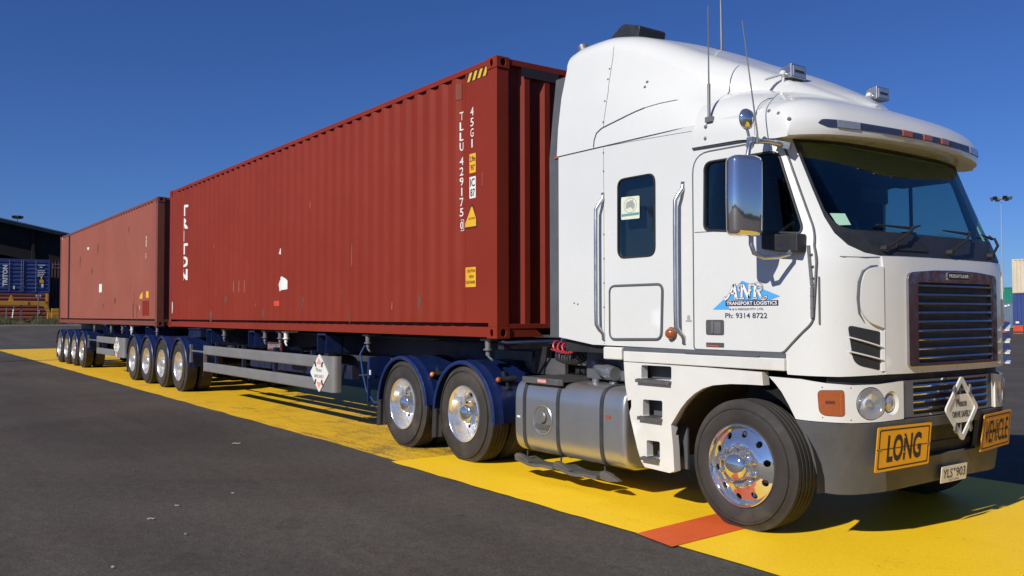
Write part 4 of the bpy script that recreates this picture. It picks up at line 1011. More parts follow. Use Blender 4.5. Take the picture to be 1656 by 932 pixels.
it_ = MB(); it_.prism([(1.02, 4.09), (1.10, 4.16), (1.30, 4.268), (1.34, 4.268), (1.53, 4.205), (1.545, 4.18), (1.51, 4.06)], 'y', .52, .86); P_('roof_vent', it_, 'dark_plastic', bevel=.012)
xs_ = MB(); xs_.tube([(.93, .40, 2.2), (.93, .40, 3.98), (.92, .40, 4.06), (.88, .40, 4.145)], .05, 16); P_('exhaust_stack', xs_, 'steel_post')

# ---- mirrors
mpoly = []
for k in range(28):
    a = 2*math.pi*k/28; c_, s_ = math.cos(a), math.sin(a); u, w = .068*math.copysign(abs(c_)**.55, c_), .125*math.copysign(abs(s_)**.55, s_); rt = R(-14)
    mpoly.append((3.43+u*math.cos(rt)-w*math.sin(rt), -.35+u*math.sin(rt)+w*math.cos(rt)))
rows = []
for z, k in ((2.083, .70), (2.089, .84), (2.101, .94), (2.123, 1), (2.36, 1.02), (2.588, 1), (2.610, .94), (2.622, .84), (2.628, .70)): rows.append([(3.43+(x-3.43)*k, -.35+(y+.35)*k, z) for x, y in mpoly])
mm_ = MB(); mm_.grid(rows, True, True, True); mo = P_('mirror', mm_, 'chrome', ang=55)
mg = MB(); mg.obox((3.361, -.368, 2.355), (.004, .001, 0), (-.027, .105, 0), (0, 0, .235)); mg.build('mirror_glass', 'dark_plastic', mo)
ar = MB(); ar.tube([(3.45, -.31, 2.10), (3.45, -.31, 2.03), (3.462, -.295, 1.970), (3.50, -.24, 1.94), (3.54, -.15, 1.945), (3.585, -.085, 1.965), (3.59, -.05, 2.02)], .0165, 12); ar.build('mirror_arm', 'stainless', mo)
ar = MB(); ar.tube([(3.44, -.33, 2.61), (3.435, -.30, 2.70), (3.42, -.25, 2.745), (3.45, -.10, 2.75), (3.49, -.03, 2.735)], .0165, 12); ar.obox((3.49, -.012, 2.735), (.06, .01, -.02), (0, .012, 0), (.006, 0, .022)); ar.obox((3.42, -.24, 2.75), (.025, 0, 0), (0, .04, 0), (0, 0, .018)); ar.sphere((3.40, -.25, 2.72), .03, 10); ar.build('mirror_arm', 'stainless', mo)
mbx = MB(); mbx.prism([(3.352, 2.012), (3.50, 1.985), (3.655, 1.975), (3.655, 2.102), (3.50, 2.108), (3.352, 2.128)], 'y', -.085, .02); P_('mirror_bracket', mbx, 'dark_plastic', bevel=.012)
spm = MB(); spm.lathe([(.0005, .042), (.035, .038), (.058, .026), (.072, .006), (.074, -.006), (.070, -.012), (.0005, -.012)], (3.40, -.28, 2.895), 'x', 28); spo = P_('spot_mirror', spm, 'chrome', ang=60)
sa = MB(); sa.tube([(3.40, -.28, 2.83), (3.405, -.27, 2.79), (3.40, -.25, 2.73)], .010, 8); sa.build('mirror_arm', 'stainless', spo)
an = MB(); an.tube([(3.455, -.24, 2.72), (3.455, -.24, 2.80), (3.342, -.25, 3.60)], [.010, .006, .003], 6); P_('aerial', an, 'steel_post')

# ---- front: grille panel, grille, vents
gsur = SVv([(-.81, 1.150), (.81, 1.150), (.815, 1.944), (-.815, 1.944)])
ghole = rnd(SVv([(-.612, 1.196), (.612, 1.196), (.612, 1.842), (.30, 1.862), (0, 1.868), (-.30, 1.862), (-.612, 1.842)]), [.02, .02, .06, 0, 0, 0, .06], 5)
gp = MB(); sheet(gp, gsur, cabm, [ghole], .016, .014, .08); gpo = P_('grille_panel', gp, 'white_paint', ang=40, bevel=.004)
ginn = rnd(SVv([(-.510, 1.218), (.510, 1.218), (.510, 1.775), (-.510, 1.775)]), .02, 4)
gf = MB(); sheet(gf, ghole, cabm, [ginn], .03, .034, .06); gro = P_('grille', gf, 'slat_chrome', ang=50, bevel=.006)
gbk = MB(); sheet(gbk, ginn, cabm, (), .004, .004, .1); gbk.build('grille_mesh', 'chassis_dark', gro)
gs = MB()
def slat(mb, z, v0, v1, d=.020, h=.0125, off=.012):
    rows = []
    for k in range(25):
        v = v0+(v1-v0)*k/24; q, n = cabm(sv(v), z); n = Vector((n.x, n.y, 0)).normalized()
        rows.append([q+n*(off+a)+Vector((0, 0, b_)) for a, b_ in ((0, -h), (d*.8, -h*.7), (d, 0), (d*.75, h*.9), (0, h*.4))])
    mb.grid(rows, True, True, True)
for k in range(9): slat(gs, 1.252+k*.0625, -.515, .515, .016, .009)
gs.build('grille_slats', 'slat_chrome', gro, ang=40)
em = MB(); sheet(em, rnd(SVv([(-.160, 1.795), (.160, 1.795), (.160, 1.857), (-.160, 1.857)]), .028), cabm, (), .008, .040, .05); emo = P_('emblem', em, 'chrome', bevel=.004)
em = MB(); sheet(em, rnd(SVv([(-.152, 1.800), (.152, 1.800), (.152, 1.852), (-.152, 1.852)]), .024), cabm, (), .003, .0415, .05); em.build('emblem_plate', 'dark_plastic', emo)
lt = MB(); letter(lt, 'FREIGHTLINER', sv(-.135), 1.815, cabm, .27, .024, .0435, bold=.02); lt.build('lettering', 'label_white', emo, fix=False)
for sg_ in (-1, 1):
    m1 = (lambda P: P) if sg_ < 0 else mir
    vt = rnd([(-1.052, 1.482), (-.838, 1.436), (-.845, 1.178), (-1.02, 1.218)], [.03, .01, .015, .06])
    vo = MB(); sheet(vo, m1(SVv(vt)), cabm, (), .004, .0035, .05); vpo = P_('corner_vent', vo, 'dark_plastic')
    vf = MB(); fin = MB()
    for za, zb_ in ((1.403, 1.336), (1.308, 1.250))+(((1.49, 1.43), (1.215, 1.175)) if sg_ > 0 else ()):
        path = []
        for k in range(9):
            v = -1.048+(.218)*k/8; z = za+(zb_-za)*k/8; q, n = cabm(m1([(sv(v), z)])[0][0], z); path.append((q+n*.003, n))
        fd = .022 if sg_ < 0 else .060; fin.grid([[q+Vector((0, 0, .006)), q+n*fd+Vector((0, 0, .002)), q+n*fd-Vector((0, 0, .006)), q-Vector((0, 0, .008))] for q, n in path], True, True, True)
    path = []
    for k in range(9):
        z = 1.172+.272*k/8; q, n = cabm(m1([(sv(-.836), z)])[0][0], z); q2, n2 = cabm(m1([(sv(-.812), z)])[0][0], z); path.append([q, q+n*.012, q2+n2*.018, q2])
    fin.grid(path, True, True, True); fin.build('vent_fins', 'white_paint', vpo)
    # raised shoulder beside the grille panel
    rp_ = rnd([(-.985, 1.585), (-.970, 1.80), (-.925, 1.868), (-.818, 1.876), (-.818, 1.46), (-.93, 1.50)], [.10, .08, .05, 0, 0, .05])
    ro = MB(); sheet(ro, m1(SVv(rp_)), cabm, (), .03, .022, .05); P_('corner_panel', ro, 'white_paint', ang=60, bevel=.010)
    rs_ = MB(); pth = []
    for v, z in ((-.95, 1.50), (-.983, 1.56), (-.990, 1.66), (-.982, 1.77), (-.955, 1.842), (-.90, 1.878), (-.85, 1.885)):
        q, n = cabm(m1([(sv(v), z)])[0][0], z); pth.append(q+n*.004)
    rs_.tube(pth, [.003, .007, .010, .010, .009, .006, .003], 6); P_('recess_shade', rs_, 'seal')  # dark tube painting the shade of the recess round the shoulder
    cs = MB(); pth = []
    for v, z in ((-1.203, 1.963), (-1.065, 1.941), (-.93, 1.938), (-.825, 1.941)):
        q, n = cabm(m1([(sv(v), z)])[0][0], z); pth.append(q)
    cs.tube(pth, .0035, 6); P_('panel_seam', cs, 'seal')
# corner tab beside the hinge
tb = MB(); q, n = cabm(sx(3.725), 1.65); tb.obox(q+n*.002, (.004, .003, 0), n*.01, (0, 0, .16)); P_('hinge_cover', tb, 'seal')
# dark gap under the cab
dk = MB(); sheet(dk, SVv([(-1.15, .80), (1.15, .80), (1.15, 1.20), (-1.15, 1.20)]), cabm, (), .004, -.045, .12); P_('front_backing', dk, 'chassis_dark')
db_ = MB(); db_.box(2.9, 3.80, .32, 2.12, .42, 1.16); P_('light_blocker', db_, 'chassis_dark')  # dark block added inside the front to stop light coming through
# lower grille
lh = rnd(SVv([(-.625, .846), (.625, .846), (.625, 1.100), (-.625, 1.100)]), .012)
li = rnd(SVv([(-.515, .862), (.515, .862), (.515, 1.085), (-.515, 1.085)]), .012)
lo_ = MB(); sheet(lo_, lh, cabm, [li], .02, -.012, .06); lgo_ = P_('lower_grille', lo_, 'chrome', ang=50, bevel=.004)
lb_ = MB(); sheet(lb_, li, cabm, (), .004, -.030, .1); lb_.build('grille_mesh', 'chassis_dark', lgo_)
ls = MB()
for k in range(4): slat(ls, .895+k*.053, -.52, .52, .018, .0125, -.028)
ls.build('grille_slats', 'slat_chrome', lgo_, ang=40)
def frame_at(s, z, off=0):
    q, n = cabm(s, z); n = Vector((n.x, n.y, 0)).normalized(); t_ = Vector((-n.y, n.x, 0)); return q+n*off, n, t_
def place(mb, s, z, off=0):
    """local axes: x along the surface, -y outwards, z up"""
    o, n, t_ = frame_at(s, z, off); mb.v = [tuple(o+t_*p[0]-n*p[1]+Vector((0, 0, p[2]))) for p in mb.v]; return mb
for sg_ in (-1, 1):
    m1 = (lambda P: P) if sg_ < 0 else mir
    pnl = [(sv(-.638), .842), (sv(-.638), 1.098), (sv(-.85), 1.082), (sv(-1.03), 1.080), (sv(-1.15), 1.092)]+SX([(3.60, 1.114), (3.345, 1.118), (3.40, 1.070), (3.453, 1.014), (3.51, .93), (3.562, .840)])+[(sv(-1.2), .836), (sv(-1.03), .828), (sv(-.85), .832)]
    hl = (sv(-.912), .955); ax = (sv(-.752), .951); ic = rnd(SVv([(-1.181, 1.045), (-1.074, 1.048), (-1.072, .870), (-1.176, .876)]), [.035, .022, .03, .05])
    pm = MB(); sheet(pm, m1(pnl), cabm, [m1(ell(*hl, .108, .112)), m1(ell(*ax, .068, .084)), m1(ic)], .02, .002, .045); lp = P_('lamp_panel', pm, 'white_paint', ang=40, bevel=.004)
    s0 = m1([hl])[0][0]
    h = MB(); h.lathe([(.107, -.004), (.104, .004), (.094, .016), (.075, .027), (.05, .034), (.030, .036), (.028, .016), (.018, .008), (.0005, .006)], (0, 0, 0), 'y', 32); place(h, s0, hl[1]); ho = P_('headlight', h, 'reflector_bowl', ang=30)
    g = MB(); g.lathe([(.107, -.004), (.09, -.014), (.05, -.022), (.0005, -.025)], (0, 0, 0), 'y', 32); place(g, s0, hl[1]); g.build('lens', 'clear_glass', ho, ang=60)
    s0 = m1([ax])[0][0]
    h = MB(); h.lathe([(.082, .002), (.070, .010), (.062, .03), (.0005, .034)], (0, 0, 0), 'y', 28); h.v = [(p[0]*.84, p[1], p[2]) for p in h.v]; place(h, s0, ax[1]); ho = P_('fog_lamp', h, 'white_plastic', ang=30)
    g = MB(); g.lathe([(.060, .026), (.056, .014), (.03, .006), (.0005, .004)], (0, 0, 0), 'y', 24); g.v = [(p[0]*.84, p[1], p[2]) for p in g.v]; place(g, s0, ax[1]); g.build('lens', 'lamp_glass', ho, ang=60)
    im = MB(); sheet(im, m1([(sv(-1.128)+(a-sv(-1.128))*.97, .958+(b_-.958)*.97) for a, b_ in ic]), cabm, (), .012, .008, .03); io = P_('indicator', im, 'orange_lens', ang=50, bevel=.004)
    ib = MB(); sheet(ib, m1(SVv([(-1.155, .975), (-1.118, .975), (-1.118, .955), (-1.155, .955)])), cabm, (), .002, .0095, .03); ib.build('lamp_insert', 'red_plate', io)
    dt = MB()
    for k in range(9):
        q, n = cabm(m1([(sv(-1.092), 0)])[0][0], .888+k*.0165); dt.sphere(q+n*.008, .0035, 6)
    dt.build('lamp_studs', 'amber_lens', io)
    rv = MB()
    for v, z in ((-1.165, 1.065), (-1.04, 1.062), (-1.165, .862), (-1.04, .848)):
        q, n = cabm(m1([(sv(v), z)])[0][0], z); rv.sphere(q+n*.002, .005, 6)
    rv.build('screws', 'steel_post', lp)
# bumper
def bump_m(s, z):
    q, n = cabm(s, z); d = .058*max(0, (.80-z)/.42)**1.0; nn = Vector((n.x, n.y, 0)).normalized(); return q-nn*d, (nn+Vector((0, 0, -.12))).normalized()
bh = SX([(3.562, .834), (3.60, .77), (3.645, .66), (3.68, .52), (3.706, .40), (3.715, .352)])+[(sv(-1.12), .342), (sv(-1.0), .338), (sv(-.8), .346), (sv(-.5), .360), (sv(-.2), .366)]
bt_ = [(sv(-.2), .836), (sv(-.6), .836), (sv(-.85), .826), (sv(-1.03), .822), (sv(-1.2), .830)]
bout = bh+mir(bh)[::-1]+mir(bt_)+bt_[::-1][::-1] if False else bh+mir(bh)[::-1]+[(-a, b_) for a, b_ in bt_[::-1]]+bt_
rec = SVv(rect(-.355, .355, .555, .770, .02))
bm_ = MB(); sheet(bm_, bout, bump_m, [rec], .03, 0, .06); bo = P_('bumper', bm_, 'grey_plastic', ang=40, bevel=.006)
rb = MB(); sheet(rb, SVv(rect(-.36, .36, .55, .775)), bump_m, (), .004, -.05, .1); rb.build('bumper_recess', 'chassis_dark', bo)
rb = MB(); rb.box(3.93, 3.965, CY-.33, CY+.33, .60, .645); rb.box(3.93, 3.965, CY-.33, CY+.33, .70, .73); rb.build('tow_bar', 'dark_plastic', bo)
def quad(P):   # P: bottom-left, bottom-right, top-right, top-left; mapper over the unit square
    A, B, C, D = map(Vector, P); n = (B-A).cross(D-A).normalized()
    return lambda a, b_: (A*(1-a)*(1-b_)+B*a*(1-b_)+C*a*b_+D*(1-a)*b_, n)
def sign(name, Pq, word, flipn=False):
    qm = quad([(x, CY+v, z) for x, v, z in Pq]); s_ = MB()
    sheet(s_, rnd([(0, 0), (1, 0), (1, 1), (0, 1)], .03, 3), qm, (), .006, .012, .5); so = P_(name, s_, 'sign_orange')
    b_ = MB(); sheet(b_, rnd(rect(.035, .965, .06, .94), .03, 3), qm, [rnd(rect(.050, .950, .090, .910), .03, 3)], .001, .0135, .3); sheet(b_, rect(.0, 1, .492, .508), qm, (), .001, .0137, .5); b_.build('sign_border', 'sign_black', so)
    l_ = MB(); letter(l_, word, .19 if word == 'LONG' else .10, .19, qm, .63 if word == 'LONG' else .80, .62, .0138, bold=.03 if word == 'LONG' else .008); l_.build('lettering', 'sign_black', so, fix=False)
    t_ = MB()
    for a, c in ((.5, .72), (.5, .38), (.05, .5), (.95, .5)):
        q, n = qm(a, c); t_.sphere(q+n*.013, .008, 6)
    t_.build('bolts', 'steel_post', so)
sign('long_sign', [(3.972, -.958, .503), (4.030, -.396, .521), (4.036, -.354, .803), (3.976, -.914, .800)], 'LONG')
sign('vehicle_sign', [(4.030, .318, .532), (3.972, .890, .540), (3.976, .930, .806), (4.036, .385, .802)], 'VEHICLE')
npq = quad([(3.990, CY-.176, .352), (3.990, CY+.178, .352), (4.003, CY+.178, .470), (4.003, CY-.176, .470)])
npm = MB(); sheet(npm, rnd([(0, 0), (1, 0), (1, 1), (0, 1)], .03, 3), npq, (), .004, .016, .5); npo = P_('number_plate', npm, 'sign_white')
lt = MB(); letter(lt, 'YLS', .06, .27, npq, .37, .56, .0175, bold=.01); letter(lt, '903', .57, .27, npq, .37, .56, .0175, bold=.01); letter(lt, 'VICTORIA', .30, .07, npq, .40, .11, .0175); lt.add([npq(a, c)[0]+npq(a, c)[1]*.0175 for a, c in ((.455, .82), (.50, .60), (.545, .82))], [(0, 1, 2)]); lt.build('lettering', 'logo_navy', npo, fix=False)
# diamond board
DX = 4.075; dc = (-.012, .880); dW, dH = .232, .236
dmd = lambda k: [(dc[0]-dW*k, dc[1]), (dc[0], dc[1]-dH*k), (dc[0]+dW*k, dc[1]), (dc[0], dc[1]+dH*k)]
dvm = VX(DX)
d1 = MB(); sheet(d1, rnd(dmd(1.0), .03), dvm, [rnd(dmd(.80), .02)], .012, .012, .1); dmo = P_('courtesy_board', d1, 'white_paint', bevel=.005)
d2 = MB(); c_, q_ = dc; w6 = dW*.80*.47; hz = dH*.80*.53
sheet(d2, [(c_-dW*.82, q_), (c_-w6, q_-hz), (c_+w6, q_-hz), (c_+dW*.82, q_), (c_+w6, q_+hz), (c_-w6, q_+hz)], dvm, (), .006, .004, .1); d2.build('board_panel', 'sign_white', dmo)
lt = MB(); letter(lt, 'Please', c_-.072, q_+.015, dvm, .145, .052, .006, bold=.012); letter(lt, 'DRIVE SAFELY', c_-.128, q_-.062, dvm, .256, .045, .006, bold=.02); lt.build('lettering', 'label_black', dmo, fix=False)
clp = MB()
for sx_ in (-1, 1):
    for sz in (-1, 1): clp.obox((DX+.014, CY+c_+sx_*.105, q_+sz*.128), (.006, 0, 0), (0, .011, sx_*sz*-.012), (0, sx_*sz*.010, .030))
clp.cyl((DX-.004, CY+c_, q_-dH*.75), (DX-.004, CY+c_, q_+dH*.75), .007, 8); clp.build('clips', 'steel_post', dmo)
bb_ = MB(); bb_.box(3.96, DX-.004, CY-.03, CY+.03, q_-.03, q_+.03); bb_.build('board_mount', 'chassis_dark', dmo)

# ---- steps and sill (near side, mirrored to the far side)
stf = [(2.125, .318), (2.40, .309), (2.452, .330), (2.440, .52), (2.420, .69)]+[(2.525, .826), (2.59, .892), (2.666, .95), (2.75, .995), (2.846, 1.025), (3.017, 1.046), (3.18, 1.052), (3.311, 1.054), (3.306, 1.100), (3.302, 1.146), (2.8, 1.155), (1.885, 1.160), (1.90, .98), (1.96, .70), (2.04, .46), (2.085, .36)]
hls = [rnd([(2.094, 1.143), (2.428, 1.146), (2.427, 1.039), (2.093, 1.029)], .018), rnd([(2.110, .865), (2.328, .869), (2.326, .729), (2.108, .727)], .018), rnd([(2.148, .539), (2.297, .542), (2.296, .409), (2.152, .403)], .018)]
for far in (0, 1):
    fy = (lambda y: y) if not far else (lambda y: 2.44-y)
    ym = (lambda a, b_: (Vector((a, -.022, b_)), Vector((0, -1, 0)))) if not far else (lambda a, b_: (Vector((a, 2.462, b_)), Vector((0, 1, 0))))
    s_ = MB(); sheet(s_, stf, ym, hls, .07, 0, .12); sfo = P_('step_fairing', s_, 'white_plastic', ang=40, bevel=.006)
    if not far:
        tr = MB()
        for (x0, x1, z) in ((2.06, 2.43, 1.030), (2.08, 2.33, .727), (2.115, 2.298, .404)):
            tr.box(x0, x1, -.055, .12, z-.014, z); tr.box(x0, x1, -.062, -.055, z-.026, z+.001)
            for k in range(int((x1-x0)/.03)): tr.box(x0+.01+k*.03, x0+.022+k*.03, -.05, .10, z, z+.004)
        tr.build('step_tread', 'tread_metal', sfo)
        bkp = MB(); bkp.box(2.05, 2.46, .12, .14, .33, 1.16); bkp.build('step_recess', 'grey_rubber', sfo)
    y0, y1 = sorted((fy(-.028), fy(.06)))
    sl = MB(); sl.box(1.885, 3.494, y0, y1, 1.163, 1.250); P_('sill_panel', sl, 'white_plastic', bevel=.008)
    y0, y1 = sorted((fy(-.034), fy(.12))); sl = MB(); sl.box(1.640, 1.868, y0, y1, 1.174, 1.279); P_('sill_box', sl, 'white_plastic', bevel=.012)
    y0, y1 = sorted((fy(-.012), fy(.10))); sl = MB(); sl.box(1.87, 3.49, y0, y1, 1.252, 1.284); P_('sill_gap', sl, 'seal')
    y0, y1 = sorted((fy(-.03), fy(.05))); sl = MB(); sl.box(2.58, 3.28, y0, y1, 1.2505, 1.262); P_('sill_tread', sl, 'tread_metal')
    # wheel arch liner
    wa = MB(); y0, y1 = (.02, .62) if not far else (1.82, 2.42)
    wa.grid([[(3.06+.655*math.cos(R(a)), y, .44+.62*math.sin(R(a))) for y in (y0, y1)] for a in range(-8, 190, 9)]); P_('wheel_arch', wa, 'chassis_dark')
    wb_ = MB(); y0, y1 = sorted((fy(.60), fy(.63))); wb_.box(2.4, 3.72, y0, y1, .35, 1.12); P_('wheel_arch', wb_, 'chassis_dark')

# ---- fuel tank
def tanksec(x, k, kx=0):
    cy, cz, hy, hz_ = .315, .585, .335, .352; row = []
    for i in range(40):
        a = 2*math.pi*i/40+.01; c_, s_ = math.cos(a), math.sin(a); row.append((x, cy+hy*k*math.copysign(abs(c_)**.42, c_), cz+hz_*k*math.copysign(abs(s_)**.42, s_)))
    return row
for far in (0, 1):
    tk = MB(); tk.grid([tanksec(x, k) for x, k in ((.345, .80), (.335, .93), (.342, .985), (.36, 1), (.40, 1), (1.0, 1), (1.82, 1), (1.858, 1), (1.876, .985), (1.888, .93), (1.885, .80))], True, True, True)
    if far: tk.v = [(p[0], 2.44-p[1], p[2]) for p in tk.v]
    tko = P_('fuel_tank', tk, 'aluminium', ang=50)
    if far: continue
    for x in (.492, 1.002, 1.600):
        s_ = MB(); s_.grid([[(xx, .315+(p[1]-.315)*1.016, .585+(p[2]-.585)*1.016) for p in tanksec(xx, 1)] for xx in (x-.022, x+.022)], True); s_.grid([[(xx, .315+(p[1]-.315)*1.001, .585+(p[2]-.585)*1.001) for p in tanksec(xx, 1)] for xx in (x+.022, x-.022)], True)
        s_.cyl((x, .02, .25), (x, .015, .16), .009, 8); s_.build('tank_strap', 'strap_metal', tko)
    cup = MB(); cup.lathe([(.145, -.024), (.138, -.030), (.128, -.026), (.122, .0)], (.778, 0, .573), 'y', 32); cup.build('filler_ring', 'aluminium', tko)
    cup = MB(); cup.lathe([(.122, -.0215), (.0005, -.0215)], (.778, 0, .573), 'y', 24); cup.lathe([(.055, -.022), (.055, -.04), (.045, -.05), (.0005, -.052)], (.79, 0, .60), 'y', 20); co_ = cup.build('filler_cap', 'steel_post', tko)
    cup = MB(); cup.box(.665, .89, -.030, -.023, .485, .530); cup.build('filler_plate', 'tread_metal', tko)
    st_ = MB(); sheet(st_, rect(1.66, 1.715, .668, .698), VY(-.020), (), .002, .003, .1); st_.build('tank_sticker', 'orange_lens', tko); st_ = MB(); sheet(st_, rect(.375, .425, .56, .58), VY(-.020), (), .002, .003, .1); st_.build('tank_sticker', 'label_white', tko)
    bc = MB(); bc.box(.46, 1.07, -.015, .50, .938, .948); bc.box(.46, 1.07, -.020, -.008, .905, .962)
    for k in range(20): bc.box(.475+k*.030, .488+k*.030, .0, .48, .948, .962)
    bco = P_('tank_step', bc, 'tread_metal'); s_ = MB(); s_.box(.70, .83, -.0225, -.0205, .918, .948); s_.build('reflector', 'pale_red', bco)
    vn = MB(); vn.cyl((1.28, .2, .93), (1.28, .2, .975), .035); vn.cyl((1.42, .3, .93), (1.42, .3, .955), .05); vn.build('filler_neck', 'aluminium', tko)
    # hanging steps below the tank
    for x0, x1 in ((.43, .96), (1.03, 1.56)):
        hs_ = MB(); hs_.grid([[(x0+(x1-x0)*k/12, y, .178-.032*math.sin(math.pi*min(1, k/8)/1.2)+dz) for y, dz in ((-.05, 0), (.16, 0), (.16, -.028), (-.05, -.028))] for k in range(13)], True, True, True); P_('hanging_step', hs_, 'tread_metal')
    for x in (.40, 1.0, 1.64):
        hs_ = MB(); hs_.prism([(x-.05, .195), (x-.02, .215), (x+.05, .205), (x+.19, .155), (x+.05, .135), (x-.04, .145)], 'y', -.035, .01); P_('step_bracket', hs_, 'tread_metal')

# ---- wheels, mudguards, chassis
sw_ = steer_wheel(T, (3.105, -.03, .464), .474); dup(sw_, T, (3.105, 2.47, .464), math.pi)
dr = drive_wheel(T, (-.585, -.03, .505), .518)
dup(dr, T, (-1.915, -.03, .505))
for x in (-.585, -1.915): dup(dr, T, (x, 2.47, .505), math.pi)
itt = inner_tyre(T, (-.585, .285, .505), .518); dup(itt, T, (-1.915, .285, .505))
for x in (-.585, -1.915): dup(itt, T, (x, 2.155, .505), math.pi)
for k, x in enumerate((-.600, -1.935)):
    for far in (0, 1):
        f = MB(); fender(f, x, .470, .595, -2 if k == 0 else 6, 176, -.04, .58)
        if far: f.v = [(p[0], 2.44-p[1], p[2]) for p in f.v]
        fo = P_('mudguard', f, 'blue_paint')
        if far: continue
        a = R(42 if k == 0 else 40); px, pz = x+.605*math.cos(a), .47+.605*math.sin(a)
        lb = MB(); lb.obox((px+.02, .20, pz), (.02, 0, .01), (0, .012, 0), (-.045, 0, .09)); lb.cyl((px+.02, .12, pz+.01), (px+.06, .30, pz+.02), .03, 12); lo = P_('lamp_bracket', lb, 'dark_plastic')
        l2 = MB(); l2.sphere((px+.035, .10, pz+.012), .030, 12); l2.build('marker_lamp', 'amber_lens' if k else 'orange_lens', lo)
    fl = MB(); rows = []
    for i in range(15):
        y = -.02+.56*i/14; rows.append([(x-.635+(.006 if i % 2 else 0), y, .185), (x-.615+(.006 if i % 2 else 0), y, .52)])
    fl.grid(rows); fl.grid([[(p[0]-.012, p[1], p[2]) for p in r] for r in rows]); P_('mud_flap', fl, 'grey_rubber', ang=10)
ch = MB()
for y in (.78, 1.58): ch.box(-2.75, 3.4, y, y+.08, .78, 1.04)
for x in (-2.6, -1.25, .1, .9, 1.9): ch.box(x, x+.08, .86, 1.58, .82, 1.0)
for x in (-.585, -1.915): ch.cyl((x, .3, .505), (x, 2.14, .505), .10); ch.sphere((x, 1.22, .52), .26, 14)
ch.cyl((3.105, .2, .46), (3.105, 2.24, .46), .06); ch.box(.3, 1.9, .66, .78, .7, .95)
P_('chassis', ch, 'chassis_dark')
fw = MB(); fw.prism([(-1.9, .78), (-1.75, 1.66), (-.75, 1.66), (-.55, 1.42), (-1.1, 1.26), (-1.1, 1.18), (-.55, 1.02), (-.75, .78)][::-1], 'z', 1.15, 1.20); fw.box(-1.7, -.9, .82, 1.62, 1.04, 1.15); P_('fifth_wheel', fw, 'chassis_dark', bevel=.01)
dkp = MB(); dkp.box(.05, .95, .72, 1.72, 1.04, 1.06)
for k in range(14): dkp.box(.08+k*.062, .10+k*.062, .74, 1.70, 1.06, 1.066)
P_('deck_plate', dkp, 'tread_metal')
pc = MB(); pc.prism([(-.35, .93), (.33, .93), (.33, 1.10), (-.35, 1.10)][::-1], 'y', .62, .66); pc.box(-.9, -.2, .60, .64, 1.06, 1.16); P_('side_plate', pc, 'grey_plastic')
ep_ = MB(); ep_.tube([(.98, .50, 1.34), (1.0, .46, 1.22), (1.10, .36, 1.12), (1.30, .26, 1.06), (1.52, .22, 1.03)], .062, 16); ep_.tube([(1.40, .24, 1.045), (1.46, .23, 1.04)], .072, 16); P_('exhaust_pipe', ep_, 'aluminium')
ai = MB(); ai.box(1.05, 1.86, .28, .62, .96, 1.30); P_('air_tank_cover', ai, 'grey_rubber', bevel=.02)
def coil(a, b_, r, turns, th, mat, sag=.0):
    A, B = Vector(a), Vector(b_); d = (B-A).normalized(); u = d.orthogonal().normalized(); w = d.cross(u); n = turns*14
    pth = [A+(B-A)*(k/n)+(u*math.cos(2*math.pi*k/14)+w*math.sin(2*math.pi*k/14))*r-Vector((0, 0, sag*math.sin(math.pi*k/n))) for k in range(n+1)]
    m_ = MB(); m_.tube(pth, th, 6); P_('air_hose', m_, mat)
coil((1.0, .33, 1.31), (.42, .40, 1.25), .05, 7, .0095, 'hose_red', .05)
coil((.98, .40, 1.35), (.40, .52, 1.29), .055, 5, .009, 'hose_blue', .03)
coil((1.0, .36, 1.20), (.45, .44, 1.15), .05, 11, .010, 'black_rubber', .05)
coil((.98, .80, 1.26), (.15, 1.1, 1.2), .05, 12, .010, 'black_rubber', .05)
reseat(T)

# ================================================================== THE YARD BEHIND
def yard_box(label, mat, x0, x1, y0, y1, z0, z1, rib=.28, horiz=False, group='containers standing in the yard'):
    """container seen far off: ribbed walls, corner posts, rails"""
    r_ = empty('shipping_container', label, 'container', ((x0+x1)/2, (y0+y1)/2, z0), group)
    d = .05; b_ = MB()
    def wall(pts, fx):     # zigzag along the wall
        b_.grid([[fx(u, o, z) for u, o in pts] for z in (z0+.12, z1-.08)])
    def zz(L): 
        P = [(0, 0)]; u = .15
        while u < L-.3: P += [(u, 0), (u+.07, d), (u+.14, d), (u+.21, 0)]; u += rib
        return P+[(L, 0)]
    if horiz:
        P = []; z = z0+.12
        while z < z1-.3: P += [(z, 0), (z+.06, d), (z+.16, d), (z+.22, 0)]; z += .37
        P.append((z1-.08, 0)); b_.grid([[(x1-o, y, z) for z, o in P] for y in (y0+.1, y1-.1)])
    else: wall(zz(y1-y0), lambda u, o, z: (x1-o, y0+u, z))
    wall(zz(x1-x0), lambda u, o, z: (x0+u, y0+o, z)); wall(zz(x1-x0), lambda u, o, z: (x0+u, y1-o, z)); wall(zz(y1-y0), lambda u, o, z: (x0+o, y0+u, z))
    b_.build('side_wall', mat, r_, fix=False, ang=20)
    MB().box(x0+.02, x1-.02, y0+.02, y1-.02, z1-.06, z1-.03).build('roof_panel', mat, r_)
    f = MB()
    for x in (x0, x1-.12):
        for y in (y0, y1-.12): f.box(x-.01, x+.13, y-.01, y+.13, z0, z1)
    for y in (y0, y1-.1): f.box(x0+.13, x1-.13, y-.006, y+.10, z0+.01, z0+.15); f.box(x0+.13, x1-.13, y-.006, y+.10, z1-.10, z1-.005)
    for x in (x0, x1-.1): f.box(x-.006, x+.106, y0+.13, y1-.13, z0+.01, z0+.15); f.box(x-.006, x+.106, y0+.13, y1-.13, z1-.10, z1-.005)
    f.build('frame', mat, r_); reseat(r_); return r_
VXW = lambda x: (lambda a, b_: (Vector((x, a, b_)), Vector((1, 0, 0))))
